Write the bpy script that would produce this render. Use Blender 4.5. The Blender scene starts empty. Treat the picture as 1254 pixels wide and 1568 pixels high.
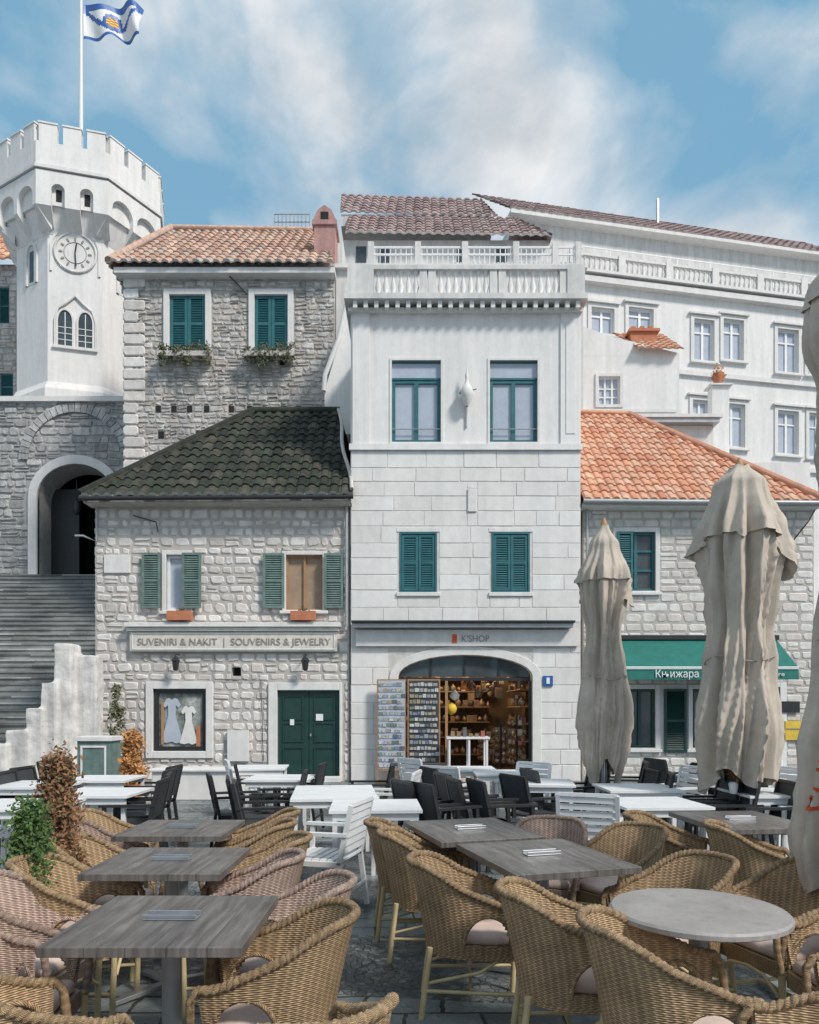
import bpy, math, random, bmesh
from mathutils import Vector, Matrix
R=random.Random(7)
F0=1130.;CX=627.;HY=1085.;EH=1.62
def X(u,d): return (u-CX)*d/F0
def Z(v,d): return EH+(HY-v)*d/F0
pi=math.pi
# ---------------------------------------------------------------- materials
def N(nt,t,**k):
    n=nt.nodes.new(t)
    for a,b in k.items(): setattr(n,a,b)
    return n
def ramp(nt,cols,fac):
    r=N(nt,'ShaderNodeValToRGB'); e=r.color_ramp.elements
    while len(e)<len(cols): e.new(0.5)
    for i,c in enumerate(cols):
        if len(c)==4: e[i].position=c[0]; col=c[1:]
        else: e[i].position=i/max(1,len(cols)-1); col=c
        e[i].color=(col[0],col[1],col[2],1)
    nt.links.new(fac,r.inputs[0]); return r.outputs[0]
def mulc(nt,a,b,f=1.0,bt='MULTIPLY'):
    m=N(nt,'ShaderNodeMix',data_type='RGBA',blend_type=bt); m.inputs[0].default_value=f
    nt.links.new(a,m.inputs[6]); nt.links.new(b,m.inputs[7]); return m.outputs[2]
def noise(nt,vec,scale,detail=4,rough=.55,dist=0):
    n=N(nt,'ShaderNodeTexNoise'); n.inputs['Scale'].default_value=scale; n.inputs['Detail'].default_value=detail
    n.inputs['Roughness'].default_value=rough; n.inputs['Distortion'].default_value=dist
    nt.links.new(vec,n.inputs['Vector']); return n.outputs[0]
def mapping(nt,vec,s,loc=(0,0,0)):
    m=N(nt,'ShaderNodeMapping'); m.inputs['Scale'].default_value=s; m.inputs['Location'].default_value=loc
    nt.links.new(vec,m.inputs[0]); return m.outputs[0]
def math_(nt,op,a,b=None):
    m=N(nt,'ShaderNodeMath',operation=op)
    for i,v in enumerate((a,b)):
        if v is None: continue
        if isinstance(v,(int,float)): m.inputs[i].default_value=v
        else: nt.links.new(v,m.inputs[i])
    return m.outputs[0]
def base(name,rough=.8,metal=0):
    m=bpy.data.materials.new(name); m.use_nodes=True; nt=m.node_tree
    b=nt.nodes['Principled BSDF']; b.inputs['Roughness'].default_value=rough; b.inputs['Metallic'].default_value=metal
    return m,nt,b
def bump(nt,b,h,s,d=.02):
    n=N(nt,'ShaderNodeBump'); n.inputs['Strength'].default_value=s; n.inputs['Distance'].default_value=d
    nt.links.new(h,n.inputs['Height']); nt.links.new(n.outputs[0],b.inputs['Normal'])
def mk(name,cols,rough=.8,scale=3,bs=.3,bscale=30,bd=.01,metal=0,attr=False,var=(.78,1.08),streak=0,vscale=2.5):
    m,nt,b=base(name,rough,metal)
    tc=N(nt,'ShaderNodeTexCoord').outputs['Object']
    if attr:
        a=N(nt,'ShaderNodeAttribute',attribute_name='rnd'); c=ramp(nt,cols,a.outputs['Fac'])
    else:
        c=ramp(nt,cols if len(cols)>1 else [cols[0],cols[0]],noise(nt,tc,scale,5,.6))
    v=ramp(nt,[(.3,)+(var[0],)*3,(.7,)+(var[1],)*3],noise(nt,tc,vscale*2.3,6,.65))
    c=mulc(nt,c,v)
    if streak:
        s=ramp(nt,[(.35,)+(1-streak,1-streak*.97,1-streak*.93),(.6,1,1,1)],noise(nt,mapping(nt,tc,(2.6,2.6,.28)),1.3,6,.65))
        c=mulc(nt,c,s)
    nt.links.new(c,b.inputs['Base Color'])
    if bs: bump(nt,b,noise(nt,tc,bscale,5,.6),bs,bd)
    return m
M={}
M['plaster']=mk('white_plaster',[(.77,.75,.73),(.82,.80,.785)],.85,1.2,.3,22,streak=.13,var=(.93,1.02))
M['plaster2']=mk('old_plaster',[(.68,.66,.64),(.79,.77,.75)],.9,1.2,.3,25,streak=.24,var=(.88,1.03))
M['plasterlow']=mk('crumbling_plaster',[(.52,.49,.46),(.74,.71,.68),(.79,.77,.75)],.9,1.8,.5,18,.02,streak=.3)
M['ashlar']=mk('ashlar_stone',[(.71,.69,.665),(.77,.755,.735),(.745,.72,.695),(.80,.785,.77)],.85,1,.3,22,attr=True,streak=.09,var=(.92,1.03))
M['ashmort']=mk('ashlar_mortar',[(.60,.58,.555),(.68,.66,.635)],.9)
M['stone']=mk('limestone_rubble',[(.68,.635,.59),(.77,.74,.71),(.57,.53,.495),(.80,.775,.75),(.70,.635,.595),(.75,.715,.68)],.88,1,.7,26,.012,attr=True,streak=.10,var=(.78,1.08))
M['mort']=mk('lime_mortar',[(.42,.39,.365),(.56,.525,.495)],.95,4,.6,40)
M['stoneD']=mk('weathered_rubble',[(.64,.595,.55),(.76,.73,.70),(.46,.43,.40),(.79,.77,.745),(.63,.545,.49),(.71,.675,.64)],.9,1,1,20,.03,attr=True,streak=.28,var=(.62,1.12))
M['mortD']=mk('weathered_mortar',[(.38,.35,.325),(.60,.565,.53)],.95,3,.7,30,streak=.3)
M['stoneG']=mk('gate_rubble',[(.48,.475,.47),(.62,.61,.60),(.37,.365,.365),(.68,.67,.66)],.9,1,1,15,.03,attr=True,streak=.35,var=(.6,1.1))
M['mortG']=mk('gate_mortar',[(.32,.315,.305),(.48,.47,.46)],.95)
M['trim']=mk('pale_stone_trim',[(.71,.69,.67),(.78,.76,.745)],.8,3,.2,30,var=(.9,1.04),streak=.10)
M['tiledark']=mk('mossy_dark_tiles',[(.024,.032,.022),(.05,.058,.042),(.016,.02,.016),(.085,.08,.062)],.95,1,.6,30,attr=True,var=(.45,1.3))
M['tileor']=mk('orange_clay_tiles',[(.64,.30,.18),(.70,.38,.25),(.54,.23,.14),(.72,.46,.33),(.62,.35,.23)],.85,1,.5,30,attr=True,var=(.7,1.1))
M['tileold']=mk('old_clay_tiles',[(.54,.35,.27),(.68,.49,.39),(.38,.25,.20),(.62,.39,.29),(.48,.42,.37)],.9,1,.5,20,attr=True,var=(.55,1.15))
M['tilepl']=mk('faded_purple_tiles',[(.32,.22,.21),(.42,.31,.30),(.25,.18,.18),(.44,.35,.33)],.9,1,.5,20,attr=True,var=(.6,1.15))
M['tileend']=mk('tile_end_mortar',[(.50,.46,.43),(.66,.62,.58)],.9)
M['teal']=mk('teal_paint',[(.018,.115,.135),(.03,.15,.17)],.5,6,.1,60,var=(.8,1.15))
M['green']=mk('weathered_green_paint',[(.12,.195,.175),(.18,.255,.23)],.7,8,.2,60,var=(.7,1.2),streak=.2)
M['dgreen']=mk('dark_green_paint',[(.008,.04,.034),(.014,.055,.046)],.45,5,.05,60)
M['glass']=mk('window_glass',[(.03,.04,.045),(.10,.12,.13)],.06,1.2,0)
M['glasslt']=mk('curtained_glass',[(.36,.41,.50),(.52,.56,.63)],.12,1.0,0,var=(.9,1.05))
M['curtain']=mk('tan_curtain',[(.32,.23,.16),(.42,.31,.22)],.8,6,.2)
M['black']=mk('black_metal',[(.018,.018,.02),(.03,.03,.033)],.45,8,.05)
M['blackw']=mk('charcoal_textile',[(.035,.037,.041),(.06,.063,.067)],.7,20,.2,120)
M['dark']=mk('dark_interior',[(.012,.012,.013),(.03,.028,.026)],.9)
M['white']=mk('white_paint',[(.76,.76,.76),(.82,.82,.82)],.45,5,.05,50,var=(.9,1.03))
M['zinc']=mk('zinc_metal',[(.36,.37,.38),(.46,.47,.48)],.45,5,.05,metal=.3)
M['steel']=mk('brushed_steel',[(.45,.46,.48),(.55,.56,.58)],.35,5,.05,metal=.8)
M['wood']=mk('warm_wood',[(.36,.20,.10),(.46,.27,.14)],.6,6,.2)
M['terra']=mk('terracotta',[(.46,.16,.08),(.55,.22,.12)],.8,6,.2)
M['chim']=mk('pink_chimney',[(.45,.24,.22),(.56,.34,.31)],.9,4,.3,streak=.2)
M['signb']=mk('cream_sign',[(.68,.64,.58),(.76,.72,.66)],.7,5,.15,streak=.15)
M['lett']=mk('sign_lettering',[(.28,.25,.22),(.36,.32,.28)],.7)
M['aw']=mk('green_awning',[(.01,.15,.125),(.016,.18,.15)],.75,3,.2,80,streak=.1)
M['fab']=mk('umbrella_canvas',[(.52,.45,.375),(.63,.555,.475)],.9,2,.35,45,.008,var=(.82,1.06),streak=.15)
M['red']=mk('red_print',[(.68,.10,.03),(.74,.14,.05)],.8)
M['blue']=mk('blue_enamel',[(.02,.10,.35),(.03,.13,.42)],.4)
M['yellow']=mk('yellow_sign',[(.75,.50,.05),(.8,.58,.08)],.6)
M['cush']=mk('pink_cushion',[(.58,.44,.38),(.68,.53,.47)],.9,6,.3,90,.004)
M['bamboo']=mk('bamboo_cane',[(.54,.43,.23),(.68,.56,.34)],.5,12,.2,30)
M['pot']=mk('dark_planter',[(.05,.05,.05),(.09,.09,.085)],.7)
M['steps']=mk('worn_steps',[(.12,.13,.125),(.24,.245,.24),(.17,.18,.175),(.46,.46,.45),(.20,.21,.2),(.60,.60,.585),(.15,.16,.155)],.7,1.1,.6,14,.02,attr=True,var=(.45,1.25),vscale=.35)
M['leaf']=mk('green_leaves',[(.04,.10,.02),(.10,.18,.04),(.03,.07,.02),(.14,.21,.06)],.7,1,0,attr=True)
M['leafb']=mk('rusty_leaves',[(.20,.09,.04),(.32,.16,.08),(.13,.08,.04),(.22,.18,.08)],.8,1,0,attr=True)
M['leafo']=mk('orange_leaves',[(.48,.20,.06),(.60,.29,.10),(.35,.16,.06),(.40,.30,.12)],.8,1,0,attr=True)
M['leafg']=mk('olive_leaves',[(.10,.12,.06),(.18,.19,.11),(.07,.08,.04),(.24,.23,.15)],.8,1,0,attr=True)
M['goods']=mk('shop_goods',[(.35,.16,.06),(.30,.20,.11),(.07,.06,.06),(.20,.12,.07),(.55,.46,.33),(.40,.09,.05),(.10,.13,.17),(.12,.08,.05),(.45,.33,.12)],.5,1,0,attr=True)
M['cards']=mk('postcards',[(.12,.16,.30),(.72,.72,.72),(.26,.30,.36),(.75,.72,.68),(.10,.12,.14),(.68,.67,.66),(.5,.38,.26),(.20,.28,.20),(.7,.7,.7)],.35,1,0,attr=True,var=(.3,1.25),vscale=18)
M['shopwall']=mk('shop_interior_wall',[(.20,.13,.075),(.30,.20,.12)],.8)
M['poster']=mk('display_poster',[(.12,.13,.12),(.42,.44,.42),(.10,.12,.10),(.48,.45,.40)],.3,4,0,var=(.5,1.3),vscale=5)
M['roundtop']=mk('grey_stone_top',[(.17,.16,.155),(.38,.355,.34),(.22,.21,.205)],.3,18,.1,60,.003)
def woodtop():
    m,nt,b=base('grey_wood_top',.33)
    tc=N(nt,'ShaderNodeTexCoord').outputs['Object']
    g=noise(nt,mapping(nt,tc,(22,1.6,1)),1.6,7,.6,.6)
    c=ramp(nt,[(.3,.075,.068,.064),(.5,.135,.122,.114),(.72,.22,.20,.188)],g)
    c=mulc(nt,c,ramp(nt,[(.3,.75,.75,.75),(.7,1.2,1.2,1.2)],noise(nt,tc,3,4)))
    sx=N(nt,'ShaderNodeSeparateXYZ'); nt.links.new(tc,sx.inputs[0])
    pl=math_(nt,'GREATER_THAN',math_(nt,'FRACT',math_(nt,'MULTIPLY',math_(nt,'ADD',sx.outputs[0],5),1/.15)),.975)
    c=mulc(nt,c,ramp(nt,[(0,1,1,1),(1,.45,.45,.45)],pl))
    nt.links.new(c,b.inputs['Base Color']); bump(nt,b,g,.25,.003)
    nt.links.new(ramp(nt,[(.3,.22,.22,.22),(.7,.5,.5,.5)],noise(nt,tc,4,5)),b.inputs['Roughness']); return m
M['wtop']=woodtop()
def wicker(name,ca,cb,cd):
    m,nt,b=base(name,.6)
    uv=N(nt,'ShaderNodeUVMap',uv_map='UVMap').outputs[0]
    s=N(nt,'ShaderNodeSeparateXYZ'); nt.links.new(uv,s.inputs[0])
    u=s.outputs[0]; v=s.outputs[1]
    vr=math_(nt,'DIVIDE',v,.009)
    fl=math_(nt,'FLOOR',vr)
    h1=math_(nt,'ABSOLUTE',math_(nt,'SINE',math_(nt,'MULTIPLY',vr,pi)))
    ph=math_(nt,'ADD',math_(nt,'MULTIPLY',u,pi/.02),math_(nt,'MULTIPLY',fl,pi))
    h2=math_(nt,'ADD',math_(nt,'MULTIPLY',math_(nt,'SINE',ph),.5),.5)
    h=math_(nt,'MULTIPLY',h1,math_(nt,'ADD',math_(nt,'MULTIPLY',h2,.7),.3))
    st=math_(nt,'POWER',math_(nt,'ABSOLUTE',math_(nt,'SINE',math_(nt,'MULTIPLY',u,pi/.04))),3)
    tc=N(nt,'ShaderNodeTexCoord').outputs['Object']
    col=ramp(nt,[(0,)+cd,(.35,)+ca,(1,)+cb],h)
    col=mulc(nt,col,ramp(nt,[(0,.76,.74,.72),(1,1.10,1.10,1.10)],st))
    col=mulc(nt,col,ramp(nt,[(.3,.65,.63,.6),(.7,1.18,1.16,1.14)],noise(nt,tc,7,6,.7)))
    info=N(nt,'ShaderNodeObjectInfo')
    col=mulc(nt,col,ramp(nt,[(.80,.77,.74),(1.12,1.10,1.1)],info.outputs['Random']))
    nt.links.new(col,b.inputs['Base Color']); bump(nt,b,math_(nt,'ADD',h,math_(nt,'MULTIPLY',st,.5)),.8,.006); return m
M['wick']=wicker('tan_wicker',(.46,.325,.185),(.68,.515,.335),(.16,.10,.05))
M['wickp']=wicker('pinkish_wicker',(.50,.375,.32),(.70,.57,.505),(.22,.15,.12))
def cobble():
    m,nt,b=base('wet_cobblestones',.4)
    tc=N(nt,'ShaderNodeTexCoord').outputs['Object']
    d=N(nt,'ShaderNodeTexNoise'); d.inputs['Scale'].default_value=5; nt.links.new(tc,d.inputs['Vector'])
    vec=mulc(nt,tc,d.outputs['Color'],.06,'ADD')
    v1=N(nt,'ShaderNodeTexVoronoi'); v1.inputs['Scale'].default_value=20; nt.links.new(vec,v1.inputs['Vector'])
    v2=N(nt,'ShaderNodeTexVoronoi',feature='DISTANCE_TO_EDGE'); v2.inputs['Scale'].default_value=20; nt.links.new(vec,v2.inputs['Vector'])
    bw=N(nt,'ShaderNodeSeparateColor'); nt.links.new(v1.outputs['Color'],bw.inputs[0])
    c=ramp(nt,[(.07,.08,.083),(.17,.185,.19),(.11,.12,.125),(.30,.315,.315)],bw.outputs[0])
    sx=N(nt,'ShaderNodeSeparateXYZ'); nt.links.new(tc,sx.inputs[0])
    br=N(nt,'ShaderNodeTexBrick'); br.inputs['Scale'].default_value=1.0; br.inputs['Brick Width'].default_value=.42; br.inputs['Row Height'].default_value=.22; br.inputs['Mortar Size'].default_value=.012
    br.inputs['Color1'].default_value=(.30,.34,.345,1); br.inputs['Color2'].default_value=(.13,.155,.165,1); br.inputs['Mortar'].default_value=(.04,.04,.04,1)
    nt.links.new(vec,br.inputs['Vector'])
    band=math_(nt,'GREATER_THAN',math_(nt,'SINE',math_(nt,'ADD',math_(nt,'MULTIPLY',sx.outputs[1],2*pi/1.7),math_(nt,'MULTIPLY',sx.outputs[0],.5))),.45)
    mx=N(nt,'ShaderNodeMix',data_type='RGBA'); nt.links.new(band,mx.inputs[0]); nt.links.new(c,mx.inputs[6]); nt.links.new(br.outputs[0],mx.inputs[7])
    edge=ramp(nt,[(0,.3,.3,.3),(.08,1,1,1)],v2.outputs['Distance'])
    e2=N(nt,'ShaderNodeMix',data_type='RGBA'); nt.links.new(band,e2.inputs[0]); nt.links.new(edge,e2.inputs[6]); e2.inputs[7].default_value=(1,1,1,1)
    c=mulc(nt,mx.outputs[2],e2.outputs[2])
    big=noise(nt,tc,1.3,6,.7)
    c=mulc(nt,c,ramp(nt,[(.35,.5,.5,.5),(.65,1.2,1.2,1.2)],big))
    nt.links.new(c,b.inputs['Base Color'])
    rr=ramp(nt,[(.40,.14,.14,.14),(.62,.6,.6,.6)],noise(nt,tc,2.2,5,.6))
    nt.links.new(rr,b.inputs['Roughness'])
    bump(nt,b,math_(nt,'ADD',e2.outputs[2],noise(nt,tc,30,5,.6)),.7,.012); return m
M['cobble']=cobble()
# ---------------------------------------------------------------- mesh builder
class MB:
    def __init__(s,tf=None): s.v=[];s.f=[];s.m=[];s.r=[];s.uv=[];s.sm=[];s.mats=[];s.tf=tf
    def mi(s,k):
        if k not in s.mats: s.mats.append(k)
        return s.mats.index(k)
    def add(s,vs,fs,mat,rnd=None,uv=None,smooth=False):
        o=len(s.v); i=s.mi(mat)
        s.v+= [s.tf(Vector(p)) if s.tf else Vector(p) for p in vs]
        for k,f in enumerate(fs):
            s.f.append([a+o for a in f]); s.m.append(i); s.sm.append(smooth)
            s.r.append(R.random() if rnd is None else rnd)
            s.uv.append([uv[a] for a in f] if uv else None)
    def box(s,x0,x1,y0,y1,z0,z1,mat,rnd=None,mx=None):
        vs=[Vector((x,y,z)) for z in (z0,z1) for y in (y0,y1) for x in (x0,x1)]
        if mx: vs=[mx@v for v in vs]
        if rnd is None: rnd=R.random()
        s.add(vs,[(0,2,3,1),(4,5,7,6),(0,1,5,4),(2,6,7,3),(0,4,6,2),(1,3,7,5)],mat,rnd)
    def beam(s,p0,p1,w,h,mat):
        p0=Vector(p0);p1=Vector(p1);d=(p1-p0);L=d.length
        q=d.to_track_quat('X','Z').to_matrix().to_4x4(); mx=Matrix.Translation(p0)@q
        s.box(0,L,-w/2,w/2,-h/2,h/2,mat,mx=mx)
    def tube(s,path,r,mat,n=8,smooth=True,caps=True,vscale=1):
        path=[Vector(p) for p in path]; rs=r if isinstance(r,(list,tuple)) else [r]*len(path)
        vs=[];uv=[];up=None;L=0
        for i,p in enumerate(path):
            t=(path[min(i+1,len(path)-1)]-path[max(i-1,0)]).normalized()
            if i: L+=(p-path[i-1]).length
            if up is None: up=Vector((0,0,1)) if abs(t.z)<.9 else Vector((1,0,0))
            a=t.cross(up).normalized(); bb=a.cross(t).normalized(); up=bb
            for j in range(n):
                w=2*pi*j/n; vs.append(p+(a*math.cos(w)+bb*math.sin(w))*rs[i]); uv.append((L*1.0,j/n*2*pi*rs[i]+L*.7*vscale))
        fs=[(i*n+j,i*n+(j+1)%n,(i+1)*n+(j+1)%n,(i+1)*n+j) for i in range(len(path)-1) for j in range(n)]
        s.add(vs,fs,mat,uv=uv,smooth=smooth)
        if caps:
            s.add(vs[:n],[tuple(range(n))],mat); s.add(vs[-n:],[tuple(range(n))],mat)
    def prism(s,pts,z0,z1,mat,pts2=None):
        pts2=pts2 or pts; n=len(pts)
        vs=[(p[0],p[1],z0) for p in pts]+[(p[0],p[1],z1) for p in pts2]
        s.add(vs,[(i,(i+1)%n,(i+1)%n+n,i+n) for i in range(n)]+[tuple(range(n))[::-1],tuple(range(n,2*n))],mat)
    def lathe(s,c,prof,mat,n=10,smooth=True):
        vs=[];k=len(prof)
        for r,z in prof:
            for j in range(n):
                w=2*pi*j/n; vs.append((c[0]+r*math.cos(w),c[1]+r*math.sin(w),c[2]+z))
        s.add(vs,[(i*n+j,i*n+(j+1)%n,(i+1)*n+(j+1)%n,(i+1)*n+j) for i in range(k-1) for j in range(n)],mat,smooth=smooth)
        s.add(vs[-n:],[tuple(range(n))],mat)
    def slab(s,pts,y0,y1,mat):
        n=len(pts); vs=[(p[0],y0,p[1]) for p in pts]+[(p[0],y1,p[1]) for p in pts]
        s.add(vs,[tuple(range(n)),tuple(range(n,2*n))[::-1]]+[(i,i+n,(i+1)%n+n,(i+1)%n) for i in range(n)],mat)
    def mesh(s,name):
        me=bpy.data.meshes.new(name); me.from_pydata(s.v,[],s.f)
        for k in s.mats: me.materials.append(M[k])
        me.polygons.foreach_set('material_index',s.m); me.polygons.foreach_set('use_smooth',s.sm)
        a=me.attributes.new('rnd','FLOAT','FACE'); a.data.foreach_set('value',s.r)
        if any(u for u in s.uv):
            l=me.uv_layers.new(name='UVMap'); fl=[]
            for f,u in zip(s.f,s.uv):
                for k in range(len(f)): fl+= list(u[k]) if u else [0,0]
            l.data.foreach_set('uv',fl)
        me.update(); return me
    def build(s,name,parent=None,loc=None,rz=0,bevel=0):
        ob=bpy.data.objects.new(name,s.mesh(name)); bpy.context.scene.collection.objects.link(ob)
        if loc: ob.location=loc
        ob.rotation_euler[2]=rz
        if parent: 
            ob.parent=parent; ob.matrix_parent_inverse=Matrix.Translation(-parent.location)
        if bevel:
            b=ob.modifiers.new('bevel','BEVEL'); b.width=bevel; b.segments=2; b.limit_method='ANGLE'
        return ob
def empty(name,loc):
    e=bpy.data.objects.new(name,None); e.location=loc; e.empty_display_size=.3
    bpy.context.scene.collection.objects.link(e); return e
def text(body,name,parent,x0,x1,z,y,h,mat,rot=(pi/2,0,0),ext=.006):
    c=bpy.data.curves.new(name,'FONT'); c.body=body; c.size=1; c.align_x='CENTER'; c.align_y='CENTER'; c.extrude=ext/h
    o=bpy.data.objects.new(name+'_tmp',c); bpy.context.scene.collection.objects.link(o)
    bpy.context.view_layer.update()
    me=bpy.data.meshes.new_from_object(o); w=max(.01,o.dimensions[0])
    bpy.data.objects.remove(o)
    ob=bpy.data.objects.new(name,me); me.name=name; me.materials.clear(); me.materials.append(M[mat]); bpy.context.scene.collection.objects.link(ob)
    sx=(x1-x0)/w; ob.scale=(sx,h*1.35,h); ob.rotation_euler=rot; ob.location=((x0+x1)/2,y,z)
    ob.parent=parent; ob.matrix_parent_inverse=Matrix.Translation(-parent.location); return ob
def stone(mb,x0,x1,z0,z1,y,dep,jit,mat,gap,cc=None):
    g=gap/2; x0+=g;x1-=g;z0+=g;z1-=g
    if x1-x0<.04 or z1-z0<.03: return
    w=x1-x0;h=z1-z0;c=cc or min(w,h)*R.uniform(.08,.24); j=lambda:R.uniform(-jit,jit)
    P=[(x0+c,z0),(x1-c,z0),(x1,z0+c),(x1,z1-c),(x1-c,z1),(x0+c,z1),(x0,z1-c),(x0,z0+c)]
    P=[(a+j(),b+j()) for a,b in P]; cx=(x0+x1)/2;cz=(z0+z1)/2; i=min(.03,.2*min(w,h)) if not cc else .008
    d=dep*R.uniform(.4,1)
    Q=[(a+math.copysign(min(i,abs(cx-a)),cx-a),b+math.copysign(min(i,abs(cz-b)),cz-b)) for a,b in P]
    vs=[(a,y+.01,b) for a,b in P]+[(a,y-d+R.uniform(-.2,.2)*d,b) for a,b in Q]
    r=R.random()
    mb.add(vs,[(k,(k+1)%8,(k+1)%8+8,k+8) for k in range(8)]+[tuple(range(8,16))],mat,rnd=r)
def stone_wall(mb,x0,x1,z0,z1,y,rh,rw,mat,holes=(),gap=.025,dep=.03,jit=.012,split=.12,keep=None,cc=None):
    z=z0
    while z<z1-.03:
        h=min(R.uniform(*rh),z1-z); 
        if z1-z-h<.06: h=z1-z
        segs=[(x0,x1,z,z+h)]
        for (a,b,c,d) in holes:
            ns=[]
            for (p,q,lo,hi) in segs:
                if d<=lo or c>=hi or b<=p or a>=q: ns.append((p,q,lo,hi)); continue
                if a>p: ns.append((p,a,lo,hi))
                if b<q: ns.append((b,q,lo,hi))
                if hi-d>.05: ns.append((max(a,p),min(b,q),d,hi))
                if c-lo>.05: ns.append((max(a,p),min(b,q),lo,c))
            segs=ns
        for (p,q,lo,hi) in segs:
            x=p
            while x<q-.02:
                w=R.uniform(*rw)
                if q-x-w<rw[0]*.5: w=q-x
                if keep is None or keep(x+w/2,(lo+hi)/2):
                    if R.random()<split and hi-lo>.14:
                        mm=(lo+hi)/2+R.uniform(-.03,.03)
                        stone(mb,x,x+w,lo,mm,y,dep,jit,mat,gap,cc); stone(mb,x,x+w,mm,hi,y,dep,jit,mat,gap,cc)
                    else: stone(mb,x,x+w,lo,hi,y,dep,jit,mat,gap,cc)
                x+=w
        z+=h
def holed(mb,x0,x1,z0,z1,y0,y1,holes,mat):
    xs=sorted({x0,x1,*[min(max(h[i],x0),x1) for h in holes for i in (0,1)]}); zs=sorted({z0,z1,*[min(max(h[i],z0),z1) for h in holes for i in (2,3)]})
    for a,b in zip(xs,xs[1:]):
        for c,d in zip(zs,zs[1:]):
            cx=(a+b)/2;cz=(c+d)/2
            if any(h[0]<cx<h[1] and h[2]<cz<h[3] for h in holes): continue
            mb.add([(a,y0,c),(b,y0,c),(b,y0,d),(a,y0,d)],[(0,1,2,3)],mat)
    for a,b,c,d in holes:
        mb.add([(a,y0,c),(b,y0,c),(b,y0,d),(a,y0,d),(a,y1,c),(b,y1,c),(b,y1,d),(a,y1,d)],[(0,4,5,1),(1,5,6,2),(2,6,7,3),(3,7,4,0)],mat)
def shell(mb,x0,x1,z0,z1,y0,y1,mat):
    mb.add([(x0,y0,z0),(x1,y0,z0),(x1,y1,z0),(x0,y1,z0),(x0,y0,z1),(x1,y0,z1),(x1,y1,z1),(x0,y1,z1)],[(1,2,6,5),(2,3,7,6),(3,0,4,7),(4,5,6,7)],mat)
def arcpts(x0,x1,zs,zt,n=16):
    xm=(x0+x1)/2;rx=(x1-x0)/2; return [(xm-rx*math.cos(pi*i/n),zs+(zt-zs)*math.sin(pi*i/n)) for i in range(n+1)]
def spandrel(mb,x0,x1,zs,zt,y0,y1,mat,n=16,top=None):
    P=arcpts(x0,x1,zs,zt,n); top=top or zt+.001
    for (a,b),(c,d) in zip(P,P[1:]):
        mb.add([(a,y0,b),(c,y0,d),(c,y0,top),(a,y0,top),(a,y1,b),(c,y1,d)],[(0,1,2,3),(0,4,5,1)],mat)
def archband(mb,x0,x1,zs,zt,w,y0,y1,mat,n=16,legs=None):
    P=arcpts(x0,x1,zs,zt,n);Q=arcpts(x0-w,x1+w,zs,zt+w,n)
    if legs is not None: P=[(x0,legs)]+P+[(x1,legs)];Q=[(x0-w,legs)]+Q+[(x1+w,legs)]
    for i in range(len(P)-1):
        a,b,c,d=P[i],P[i+1],Q[i+1],Q[i]
        mb.add([(a[0],y0,a[1]),(b[0],y0,b[1]),(c[0],y0,c[1]),(d[0],y0,d[1]),(a[0],y1,a[1]),(b[0],y1,b[1]),(c[0],y1,c[1]),(d[0],y1,d[1])],[(0,1,2,3),(0,4,5,1),(3,2,6,7)],mat)
def frame(mb,x0,x1,z0,z1,w,y0,y1,mat,sill=0):
    mb.box(x0-w,x0,y0,y1,z0-w,z1+w,mat); mb.box(x1,x1+w,y0,y1,z0-w,z1+w,mat)
    mb.box(x0,x1,y0,y1,z1,z1+w,mat); mb.box(x0,x1,y0,y1,z0-w,z0,mat)
    if sill: mb.box(x0-w-.04,x1+w+.04,y0-sill,y0-.003,z0-w-.0,z0-w+.07,mat)
def sash(mb,x0,x1,z0,z1,y,fm,gm,nx=2,bars=(),w=.06,back='glass'):
    mb.add([(x0,y+.03,z0),(x1,y+.03,z0),(x1,y+.03,z1),(x0,y+.03,z1)],[(0,1,2,3)],gm)
    mb.box(x0,x0+w,y-.02,y+.05,z0,z1,fm); mb.box(x1-w,x1,y-.02,y+.05,z0,z1,fm)
    mb.box(x0+w,x1-w,y-.02,y+.05,z0,z0+w,fm); mb.box(x0+w,x1-w,y-.02,y+.05,z1-w,z1,fm)
    for i in range(1,nx):
        c=x0+(x1-x0)*i/nx; mb.box(c-w*.6,c+w*.6,y-.024,y+.05,z0+w,z1-w,fm)
    for t in bars:
        c=z0+(z1-z0)*t; mb.box(x0+w,x1-w,y-.017,y+.05,c-w*.4,c+w*.4,fm)
def shutter(mb,x0,x1,z0,z1,y,mat,w=.055,t=.04,mid=True):
    mb.box(x0,x0+w,y-t,y,z0,z1,mat); mb.box(x1-w,x1,y-t,y,z0,z1,mat)
    mb.box(x0+w,x1-w,y-t,y,z0,z0+w,mat); mb.box(x0+w,x1-w,y-t,y,z1-w,z1,mat)
    if mid: c=(z0+z1)/2; mb.box(x0+w,x1-w,y-t,y,c-w/2,c+w/2,mat)
    z=z0+w+.01
    while z<z1-w-.02:
        mb.add([(x0+w,y-.008,z+.045),(x1-w,y-.008,z+.045),(x1-w,y-t+.004,z),(x0+w,y-t+.004,z)],[(0,3,2,1)],mat); z+=.05
    mb.add([(x0+w,y-.003,z0),(x1-w,y-.003,z0),(x1-w,y-.003,z1),(x0+w,y-.003,z1)],[(0,1,2,3)],'dark')
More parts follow.
